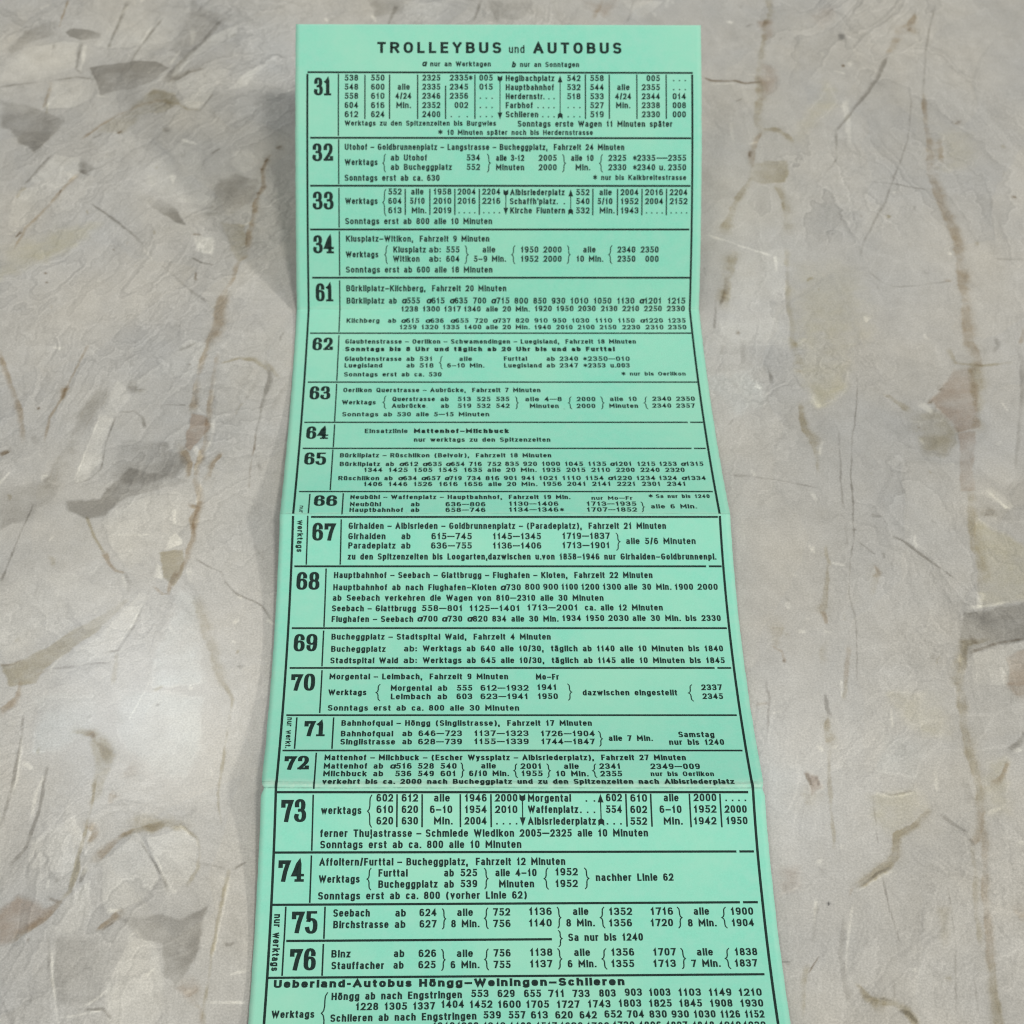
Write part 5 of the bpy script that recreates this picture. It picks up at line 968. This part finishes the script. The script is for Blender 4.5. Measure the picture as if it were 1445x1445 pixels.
PANELS = []
def build_panel(k):
    s0, s1 = FOLDS[k], FOLDS[k + 1]
    nx = 90
    ss = np.unique(np.concatenate([np.linspace(s0, s1, 70), np.linspace(s0, s0 + 2.4, 13), np.linspace(s1 - 2.4, s1, 13)]))
    xs = np.linspace(-PAPER_W / 2, PAPER_W / 2, nx)
    Xg, Sg = np.meshgrid(xs, ss)
    rag = .10 * value_noise(Xg * 0 + Xg, Sg, 2.0, 90 + k, 3)
    Xe = Xg.copy()
    Xe[:, 0] += rag[:, 0]; Xe[:, -1] += rag[:, -1]          # hand-worn long edges
    lift = np.zeros_like(Xg)
    wear = np.zeros_like(Xg); crease = np.zeros_like(Xg)
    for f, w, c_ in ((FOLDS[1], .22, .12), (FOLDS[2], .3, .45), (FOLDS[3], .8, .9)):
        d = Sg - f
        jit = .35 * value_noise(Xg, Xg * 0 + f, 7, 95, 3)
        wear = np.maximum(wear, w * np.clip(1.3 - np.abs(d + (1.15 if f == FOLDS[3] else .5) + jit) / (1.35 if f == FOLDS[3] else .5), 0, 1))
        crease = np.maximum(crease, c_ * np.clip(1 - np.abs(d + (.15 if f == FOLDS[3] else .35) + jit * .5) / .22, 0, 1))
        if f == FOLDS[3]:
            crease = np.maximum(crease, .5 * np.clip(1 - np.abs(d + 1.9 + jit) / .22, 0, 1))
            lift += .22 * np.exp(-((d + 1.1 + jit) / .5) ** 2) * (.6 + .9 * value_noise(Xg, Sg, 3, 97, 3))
            nick = np.exp(-(d / 1.0) ** 2) * .55
            Xe[:, 0] += nick[:, 0]; Xe[:, -1] -= nick[:, -1] * .8
    ed = PAPER_W / 2 - np.abs(Xg)
    wear = np.maximum(wear, .35 * np.clip(1 - ed / .5, 0, 1))
    if k == 0: wear = np.maximum(wear, .5 * np.clip(1 - (Sg - s0) / .5, 0, 1))
    top = sheet_point(Xe, Sg, 0.0); 
    top[..., 2] += lift
    bot = sheet_point(Xe, Sg, -.16); bot[..., 2] += lift
    ny_ = len(ss); n = nx * ny_
    V = np.vstack([top.reshape(-1, 3), bot.reshape(-1, 3)]) * MM
    idx = np.arange(n).reshape(ny_, nx)
    F = [np.stack([idx[1:, :-1], idx[1:, 1:], idx[:-1, 1:], idx[:-1, :-1]], -1).reshape(-1, 4)]
    nf = len(F[0])
    b_ = idx + n
    F.append(np.stack([b_[:-1, :-1], b_[:-1, 1:], b_[1:, 1:], b_[1:, :-1]], -1).reshape(-1, 4))
    F.append(np.stack([idx[1:, 0], idx[:-1, 0], b_[:-1, 0], b_[1:, 0]], -1))
    F.append(np.stack([idx[:-1, -1], idx[1:, -1], b_[1:, -1], b_[:-1, -1]], -1))
    if k == 0: F.append(np.stack([idx[0, :-1], idx[0, 1:], b_[0, 1:], b_[0, :-1]], -1))
    if k == len(PROFILE) - 1: F.append(np.stack([idx[-1, 1:], idx[-1, :-1], b_[-1, :-1], b_[-1, 1:]], -1))
    Fa = np.vstack(F)
    o = new_mesh('paper_panel', V, Fa, PAPER, leaflet)
    me = o.data
    me.materials.append(PAPER_EDGE)
    mi = np.zeros(len(Fa), np.int32); mi[2 * nf:] = 1
    me.polygons.foreach_set('material_index', mi)
    sm = np.ones(len(Fa), bool); sm[2 * nf:] = False
    me.polygons.foreach_set('use_smooth', sm)
    a = me.attributes.new('sheet', 'FLOAT_VECTOR', 'POINT')
    flat = np.stack([Xg, Sg, Xg * 0], -1).reshape(-1, 3)
    a.data.foreach_set('vector', np.vstack([flat, flat]).astype(np.float32).ravel())
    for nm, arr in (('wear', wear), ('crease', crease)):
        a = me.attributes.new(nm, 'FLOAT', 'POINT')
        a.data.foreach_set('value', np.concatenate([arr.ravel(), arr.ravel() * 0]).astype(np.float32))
    PANELS.append(o)
    return o

for k in range(len(PROFILE)): build_panel(k)

# ------------------------------------------------------------------ type: a condensed grotesque drawn with strokes
def arc(cx, cy, rx, ry, a0, a1, n=None, e=2.5):
    n = n or max(4, int(abs(a1 - a0) / 20))
    out = []
    for i in range(n + 1):
        a = math.radians(a0 + (a1 - a0) * i / n); c, s_ = math.cos(a), math.sin(a)
        out.append((cx + rx * math.copysign(abs(c) ** (2 / e), c), cy + ry * math.copysign(abs(s_) ** (2 / e), s_)))
    return out

XH = .73          # height of the small letters
def bowl(cx=.5, rx=.5): return arc(cx, XH / 2, rx, XH / 2, 0, 360)
G = {}            # letter: (width in cap heights, strokes in the unit box)
def g(ch, w, *st): G[ch] = (w, st)
DW = .54
g('0', DW, arc(.5, .5, .5, .5, 0, 360, e=2.7))
g('1', DW * .78, [(.12, .74), (.62, 1), (.62, 0)])
g('2', DW, arc(.5, .70, .5, .30, 170, -30) + [(.0, .0), (1, 0)])
g('3', DW, arc(.45, .755, .5, .245, 160, -90), arc(.47, .265, .53, .265, 90, -160))
g('4', DW * 1.06, [(.72, 0), (.72, 1), (0, .27), (1, .27)])
g('5', DW, [(.95, 1), (.10, 1), (.06, .47)] + arc(.46, .31, .54, .31, 125, -150))
g('6', DW, arc(.5, .30, .5, .30, 0, 360), arc(.5, .55, .5, .45, 190, 55))
g('7', DW, [(0, 1), (1, 1), (.36, 0)])
g('8', DW, arc(.5, .755, .44, .245, 0, 360), arc(.5, .265, .5, .265, 0, 360))
g('9', DW, arc(.5, .70, .5, .30, 0, 360), arc(.5, .45, .5, .45, 10, -125))
g('A', .70, [(0, 0), (.5, 1), (1, 0)], [(.2, .3), (.8, .3)])
g('B', .60, [(.0, 0), (0, 1), (.45, 1)] + arc(.45, .76, .47, .24, 90, -90) + [(0, .52)], arc(.48, .26, .52, .26, 90, -90) + [(0, 0)])
g('C', .60, arc(.5, .5, .5, .5, 50, 310))
g('E', .52, [(1, 1), (0, 1), (0, 0), (1, 0)], [(0, .52), (.88, .52)])
g('F', .50, [(1, 1), (0, 1), (0, 0)], [(0, .5), (.85, .5)])
g('G', .63, arc(.5, .5, .5, .5, 50, 350) + [(1, .46), (.55, .46)])
g('H', .62, [(0, 0), (0, 1)], [(1, 0), (1, 1)], [(0, .52), (1, .52)])
g('K', .62, [(0, 0), (0, 1)], [(1, 1), (.08, .42)], [(.36, .62), (1, 0)])
g('L', .50, [(0, 1), (0, 0), (1, 0)])
g('M', .78, [(0, 0), (0, 1), (.5, .32), (1, 1), (1, 0)])
g('N', .64, [(0, 0), (0, 1), (1, 0), (1, 1)])
g('O', .64, arc(.5, .5, .5, .5, 0, 360, e=2.4))
g('P', .58, [(0, 0), (0, 1), (.5, 1)] + arc(.5, .74, .5, .26, 90, -90) + [(0, .48)])
g('Q', .66, arc(.5, .5, .5, .5, 0, 360), [(.6, .22), (1.02, -.06)])
g('R', .62, [(0, 0), (0, 1), (.5, 1)] + arc(.5, .75, .48, .25, 90, -90) + [(0, .5)], [(.52, .5), (1, 0)])
g('S', .58, arc(.5, .75, .48, .25, 35, 270) + arc(.5, .25, .5, .25, 90, -145))
g('T', .58, [(0, 1), (1, 1)], [(.5, 1), (.5, 0)])
g('U', .62, [(0, 1), (0, .3)] + arc(.5, .3, .5, .3, 180, 360) + [(1, 1)])
g('W', .92, [(0, 1), (.25, 0), (.5, .95), (.75, 0), (1, 1)])
g('Y', .62, [(0, 1), (.5, .46), (1, 1)], [(.5, .46), (.5, 0)])
g('a', .52, arc(.47, .5, .45, XH - .5, 128, 20) + [(.92, .42), (.92, 0)], arc(.45, .20, .45, .20, 60, 300) + [(.92, .16)], [(.55, .40), (.92, .40)])
g('ɑ', .55, bowl(.45, .45), [(1, XH), (.92, 0)])
g('b', .53, [(0, 0), (0, 1)], bowl())
g('c', .49, arc(.5, XH / 2, .5, XH / 2, 45, 315))
g('d', .53, [(1, 0), (1, 1)], bowl())
g('e', .52, [(.04, .38), (1, .38)] + arc(.5, XH / 2, .5, XH / 2, 5, 315))
g('f', .34, [(.36, 0), (.36, .78)] + arc(.9, .80, .54, .2, 180, 95), [(0, .70), (.92, .70)])
g('g', .53, bowl(), [(1, XH), (1, -.08)] + arc(.5, -.08, .5, .2, 0, -150))
g('h', .52, [(0, 0), (0, 1)], [(0, .42)] + arc(.5, .45, .5, XH - .45, 170, 0) + [(1, 0)])
g('i', .17, [(.5, 0), (.5, XH)], [(.5, .93), (.5, 1)])
g('j', .22, [(.7, XH), (.7, -.12)] + arc(.2, -.1, .5, .16, 0, -80), [(.7, .93), (.7, 1)])
g('k', .52, [(0, 0), (0, 1)], [(.95, XH), (.08, .32)], [(.34, .5), (1, 0)])
g('l', .17, [(.5, 0), (.5, 1)])
g('m', .80, [(0, 0), (0, XH)], arc(.25, .45, .25, XH - .45, 170, 0) + [(.5, 0)], arc(.75, .45, .25, XH - .45, 170, 0) + [(1, 0)])
g('n', .52, [(0, 0), (0, XH)], [(0, .42)] + arc(.5, .45, .5, XH - .45, 170, 0) + [(1, 0)])
g('o', .53, bowl())
g('p', .53, [(0, -.27), (0, XH)], bowl())
g('q', .53, [(1, -.27), (1, XH)], bowl())
g('r', .36, [(0, 0), (0, XH)], [(0, .42)] + arc(.75, .42, .75, XH - .42, 170, 75))
g('s', .48, arc(.5, .545, .46, XH - .545, 35, 270) + arc(.5, .18, .5, .18, 90, -150))
g('t', .35, [(.4, .95), (.4, .2)] + arc(.95, .2, .55, .2, 180, 265), [(0, .70), (1, .70)])
g('u', .52, [(0, XH), (0, .28)] + arc(.5, .28, .5, .28, 185, 355) + [(1, .3)], [(1, 0), (1, XH)])
g('v', .52, [(0, XH), (.5, 0), (1, XH)])
g('w', .74, [(0, XH), (.25, 0), (.5, XH * .95), (.75, 0), (1, XH)])
g('y', .52, [(0, XH), (.52, .02)], [(1, XH), (.42, -.18), (.1, -.27)])
g('z', .46, [(0, XH), (1, XH), (0, 0), (1, 0)])
for a_, b_ in (('ä', 'a'), ('ö', 'o'), ('ü', 'u')):
    g(a_, G[b_][0], *G[b_][1], [(.2, .93), (.2, 1.0)], [(.8, .93), (.8, 1.0)])
g('.', .17, [(.5, 0), (.5, .03)])
g(',', .20, [(.6, .04), (.55, -.06), (.1, -.24)])
g(':', .17, [(.5, .05), (.5, .1)], [(.5, .58), (.5, .63)])
g("'", .17, [(.5, 1), (.45, .8)])
g('–', .60, [(0, .40), (1, .40)])
g('—', .80, [(-.05, .44), (1.05, .44)])
g('-', .30, [(0, .40), (1, .40)])
g('/', .36, [(0, -.06), (1, 1.06)])
g('(', .40, arc(1.3, .42, 1.2, .66, 125, 235, 8, 2))
g(')', .40, arc(-.3, .42, 1.2, .66, 55, -55, 8, 2))
g('*', .44, [(.5, .12), (.5, .84)], [(.06, .3), (.94, .66)], [(.06, .66), (.94, .3)])

# route figures: heavy slab-footed figures, thick upright strokes and thin level ones
N = {}
def gn(ch, w, *st): N[ch] = (w, st)
gn('0', .56, arc(.5, .5, .5, .5, 0, 360, 26, 2.6))
gn('1', .46, [(.02, .80), (.30, .84), (.52, 1.0), (.52, 0)], [(.0, .0), (1, 0)])
gn('2', .56, [(.02, .70)] + arc(.46, .73, .46, .27, 165, -20) + [(.78, .48), (.05, .04)], [(0, .03), (1, .03), (1, .2)])
gn('3', .56, [(.02, .72)] + arc(.44, .755, .44, .245, 170, -90), arc(.47, .26, .53, .26, 90, -170) + [(.0, .27)])
gn('4', .60, [(.64, .02), (.64, 1), (.0, .27), (1, .27)], [(.38, .0), (1.0, .0)])
gn('5', .56, [(.90, .98), (.10, .98), (.06, .50)] + arc(.47, .30, .53, .33, 130, -165))
gn('6', .56, arc(.5, .29, .5, .29, 0, 360, 24), arc(.5, .55, .5, .45, 190, 30) + [(.93, .72)])
gn('7', .58, [(.0, .70), (.0, .96), (1, .96), (.62, .45), (.42, 0)], [(.04, .90), (.9, .90)])
gn('8', .56, arc(.5, .755, .42, .245, 0, 360, 24), arc(.5, .26, .5, .26, 0, 360, 24))
gn('9', .56, arc(.5, .71, .5, .29, 0, 360, 24), arc(.5, .45, .5, .45, 10, -150) + [(.07, .28)])

class Ink:
    """Collects flat shapes printed on the sheet and builds them as one mesh lying on it."""
    def __init__(self): self.v = []; self.f = []; self.layer = 0
    def ribbon(self, pts, tx, ty, cap=True):
        """A stroke along pts (x, arc length) drawn with an elliptical nib tx wide and ty high."""
        p = [pts[0]]
        for q_ in pts[1:]:
            if math.hypot(q_[0] - p[-1][0], q_[1] - p[-1][1]) > 1e-4: p.append(q_)
        if len(p) < 2: return
        fine = [p[0]]                                       # short steps, so that the print follows the bent sheet
        for q_ in p[1:]:
            a = fine[-1]; m = int(math.hypot(q_[0] - a[0], q_[1] - a[1]) / .8) + 1
            fine += [(a[0] + (q_[0] - a[0]) * i / m, a[1] + (q_[1] - a[1]) * i / m) for i in range(1, m + 1)]
        p = fine
        closed = math.hypot(p[0][0] - p[-1][0], p[0][1] - p[-1][1]) < 1e-3 and len(p) > 3
        if closed: p = p[:-1]
        n = len(p); off = []
        def unit(a, b_):
            l = math.hypot(b_[0] - a[0], b_[1] - a[1]) + 1e-12; return ((b_[0] - a[0]) / l, (b_[1] - a[1]) / l)
        if cap and not closed:
            d = unit(p[1], p[0]); e = math.hypot(d[0] * tx, d[1] * ty) / 2 * .96; p[0] = (p[0][0] + d[0] * e, p[0][1] + d[1] * e)
            d = unit(p[-2], p[-1]); e = math.hypot(d[0] * tx, d[1] * ty) / 2 * .96; p[-1] = (p[-1][0] + d[0] * e, p[-1][1] + d[1] * e)
        for i in range(n):
            if closed: d0 = unit(p[i - 1], p[i]); d1 = unit(p[i], p[(i + 1) % n])
            else:
                d0 = unit(p[max(i - 1, 0)], p[max(i, 1)]); d1 = unit(p[min(i, n - 2)], p[min(i + 1, n - 1)])
            mx, my = -(d0[1] + d1[1]), d0[0] + d1[0]; l = math.hypot(mx, my)
            if l < .25: mx, my, l = -d1[1], d1[0], 1.0
            mx /= l; my /= l
            c = max(.42, mx * -d1[1] + my * d1[0])
            off.append((mx / c * tx / 2, my / c * ty / 2))
        z = self.layer * .0011; self.layer = (self.layer + 1) % 9
        b0 = len(self.v)
        for (x, s), (ox, oy) in zip(p, off): self.v += [(x + ox, s + oy, z), (x - ox, s - oy, z)]
        for i in range(n if closed else n - 1):
            a = b0 + 2 * i; c = b0 + 2 * ((i + 1) % n); self.f.append((a, a + 1, c + 1, c))
    def glyph(self, table, ch, x, s, w, h, tx, ty, slant=0.0, turned=False):
        """x: left edge, s: baseline arc length; turned: read downwards, letter tops to the right."""
        for st in table[ch][1]:
            pts = []
            for u, v in st:
                gx = tx / 2 + u * max(w - tx, 0); gy = ty / 2 + v * (h - ty)
                gx += slant * gy
                pts.append((x + gx, s - gy) if not turned else (x + gy, s + gx))
            self.ribbon(pts, *((tx, ty) if not turned else (ty, tx)))
    def line(self, x0, s0, x1, s1, t):
        n = max(1, int(math.hypot(x1 - x0, s1 - s0) / 1.2))
        self.ribbon([(x0 + (x1 - x0) * i / n, s0 + (s1 - s0) * i / n) for i in range(n + 1)], t, t, cap=False)
    def fan(self, pts):
        z = self.layer * .0011; self.layer = (self.layer + 1) % 9
        b0 = len(self.v); self.v += [(x, s, z) for x, s in pts]
        self.f.append(tuple(range(b0, b0 + len(pts))))
    def build(self, name, parent, label=None):
        if not self.v: return None
        a = np.array(self.v)
        P = sheet_point(a[:, 0], a[:, 1], .02) + 0
        P[:, 2] += a[:, 2]
        dd = a[:, 1] - FOLDS[3]
        P[:, 2] += .28 * np.exp(-((dd + 1.1) / .75) ** 2)           # printed over the worn, swollen crease
        o = new_mesh(name, P * MM, self.f, INK, parent)
        if label: o['label'] = label
        return o

#            cap height, stroke, letter gap, word space, slant
STYLE = {'r': (1.62, .365, .12, .55, 0), 's': (1.38, .325, .12, .55, 0), 't': (3.0, .74, .27, .8, 0), 'u': (2.15, .36, .17, .5, 0),
         'b': (1.62, .48, .14, .5, 0), 'i': (1.62, .43, .12, .4, .16), 'w': (1.72, .54, .15, .42, 0)}

def set_text(ink, t, x0, x1, s, cls, turned=False, h=None, s_end=None):
    H0, th, gap, space, slant = STYLE[cls]
    h = h or H0
    kmax = 1.6 if cls == 'w' else 1.32
    if set(t) == {'.'}:                                     # leader dots
        n = len(t)
        for i in range(n):
            x = x0 + (x1 - x0) * (i / max(n - 1, 1))
            ink.line(x - .17, s - .17, x + .17, s - .17, .34)
        return
    if t == '*':
        ink.glyph(G, '*', x0, s, x1 - x0, h, .30, .30); return
    # natural width, then letters (not the strokes) are drawn in or out to fill the measure
    nat = sum(G[c][0] for c in t if c != ' ') + gap * sum(1 for a, b_ in zip(t, t[1:]) if a != ' ' and b_ != ' ')
    wt = {}
    for i, c in enumerate(t):
        if c == ' ': wt[i] = .75 if '–' in (t[i - 1], t[i + 1]) else 1.45 if t[i - 1] == ',' else 1.0
    ns = sum(wt.values())
    k = (x1 - x0) / h / (nat + ns * (space + gap))
    sp = space + gap
    if ns and k > kmax: k2 = kmax; sp = ((x1 - x0) / h / k2 - nat) / ns; k = k2
    if ns and k < .80 and nat * .84 < (x1 - x0) / h: k2 = max(.80, k); sp = ((x1 - x0) / h / k2 - nat) / ns; sp = max(sp, .3); k = (x1 - x0) / h / (nat + ns * sp)
    x = x0
    th_ = th * (h / H0)
    for i, c in enumerate(t):
        if c == ' ': x += sp * wt[i] * k * h; continue
        w = G[c][0] * k * h
        w_ = max(w, th_ * 1.02)
        if turned: ink.glyph(G, c, s, x, w_, h, th_, th_, slant, True)
        else: ink.glyph(G, c, x, s + ((s_end - s) * (x - x0) / (x1 - x0) if s_end else 0), w_, h, th_, th_ * .84, slant)
        x += w
        if i + 1 < len(t) and t[i + 1] != ' ': x += gap * k * h

def brace(ink, kind, x0, x1, s0, s1):
    m = (s0 + s1) / 2; w = x1 - x0; d = .12 * (s1 - s0)
    pts = [(1, s0), (.62, s0 + d * .7), (.55, s0 + d * 1.6), (.55, m - d * 1.4), (.40, m - d * .5), (0, m), (.40, m + d * .5), (.55, m + d * 1.4), (.55, s1 - d * 1.6), (.62, s1 - d * .7), (1, s1)]
    if kind == '}': pts = [(1 - u, s) for u, s in pts]
    ink.ribbon([(x0 + u * w, s) for u, s in pts], .26, .16)

def arrow(ink, kind, x, s0, s1):
    ink.line(x, s0 + .4, x, s1 - .4, .24)
    a, b_, sg = (s1, s0, -1) if kind == 'dn' else (s0, s1, 1)
    ink.fan([(x, a), (x - .62, a + sg * 1.85), (x + .62, a + sg * 1.85)])
    for q_ in (-1, 1):                                      # feathered tail
        ink.fan([(x, b_ - sg * .55), (x + q_ * .62, b_), (x + q_ * .62, b_ - sg * 1.25), (x, b_ - sg * 1.7)])

def panel_of(s): return PANELS[min(3, max(0, int(np.searchsorted(FOLDS, s)) - 1))]

LAST_S = FOLDS[-1] - .5
inks = {}
def ink_for(panel, kind):
    return inks.setdefault((panel.name, kind), Ink())

for route, rows in TEXT.items():
    for t, x0, x1, s, cls, *s_end in rows:
        set_text(ink_for(panel_of(s - .7), 'heading' if route == 'heading' else 'timetable ' + route), t, x0, x1, s, cls, s_end=s_end[0] if s_end else None)
for route, rows in RULES.items():
    for k, x0, x1, s0, s1, gap in rows:
        p_ = panel_of((s0 + s1) / 2)
        ink = ink_for(p_, 'rules')
        if k == 'h':
            if gap: ink.line(x0, s0, gap - .3, s0, .50); ink.line(gap + .3, s0, x1, s0, .50)
            else: ink.line(x0, s0, x1, s0, .50)
        else: ink.line(x0, s0, x1, s1, .34)
for route, rows in SHAPES.items():
    for k, t, x0, x1, s0, s1 in rows:
        p_ = panel_of((s0 + s1) / 2)
        if k == 'num':
            ink = ink_for(p_, 'number ' + t)
            h = 4.68 if s1 - s0 > 4.3 else s1 - s0
            nat = sum(N[c][0] for c in t) + .06; kx = (x1 - x0) / nat
            x = x0
            for c in t:
                w = N[c][0] * kx; ink.glyph(N, c, x, s1, w, s1 - s0, .92, .56); x += w + .06 * kx
        elif k == 'vt':
            set_text(ink_for(p_, 'side ' + route), t, s0, s1, x0 + (x1 - x0) * .24, 'r', True, (x1 - x0) * .74)
        elif k in '{}': brace(ink_for(p_, 'timetable ' + route), k, x0, x1, s0, s1)
        else: arrow(ink_for(p_, 'timetable ' + route), k, x0, s0, s1)

# the frame round the tables, broken where the sheet is folded outwards
TOP_S = RULES['heading'][0][3]
for x in (-33.95 - 15.46, 65.55 - 15.46):
    for a, b_ in ((TOP_S + .45, FOLDS[1]), (FOLDS[1], FOLDS[2] - .25), (FOLDS[2] + .35, FOLDS[3]), (FOLDS[3], LAST_S)):
        ink_for(panel_of((a + b_) / 2), 'rules').line(x, a, x, b_, .54)
ink_for(PANELS[0], 'rules')

for (pn, kind), ink in inks.items():
    parent = bpy.data.objects[pn]
    if kind == 'heading': ink.build('printed_heading', parent, 'bold capital heading with two small key notes below')
    elif kind == 'rules': ink.build('ruled_lines', parent)
    elif kind.startswith('number'): ink.build('route_number', parent, 'heavy black route number ' + kind.split()[1])
    elif kind.startswith('side'): ink.build('sideways_note', parent)
    elif kind.endswith('Ueberland'): ink.build('timetable_text', parent, 'printed times under the bold country bus heading')
    else: ink.build('timetable_text', parent, 'printed times beside route number ' + kind.split()[1])

scene.render.engine = 'CYCLES'
scene.cycles.filter_width = 1.15
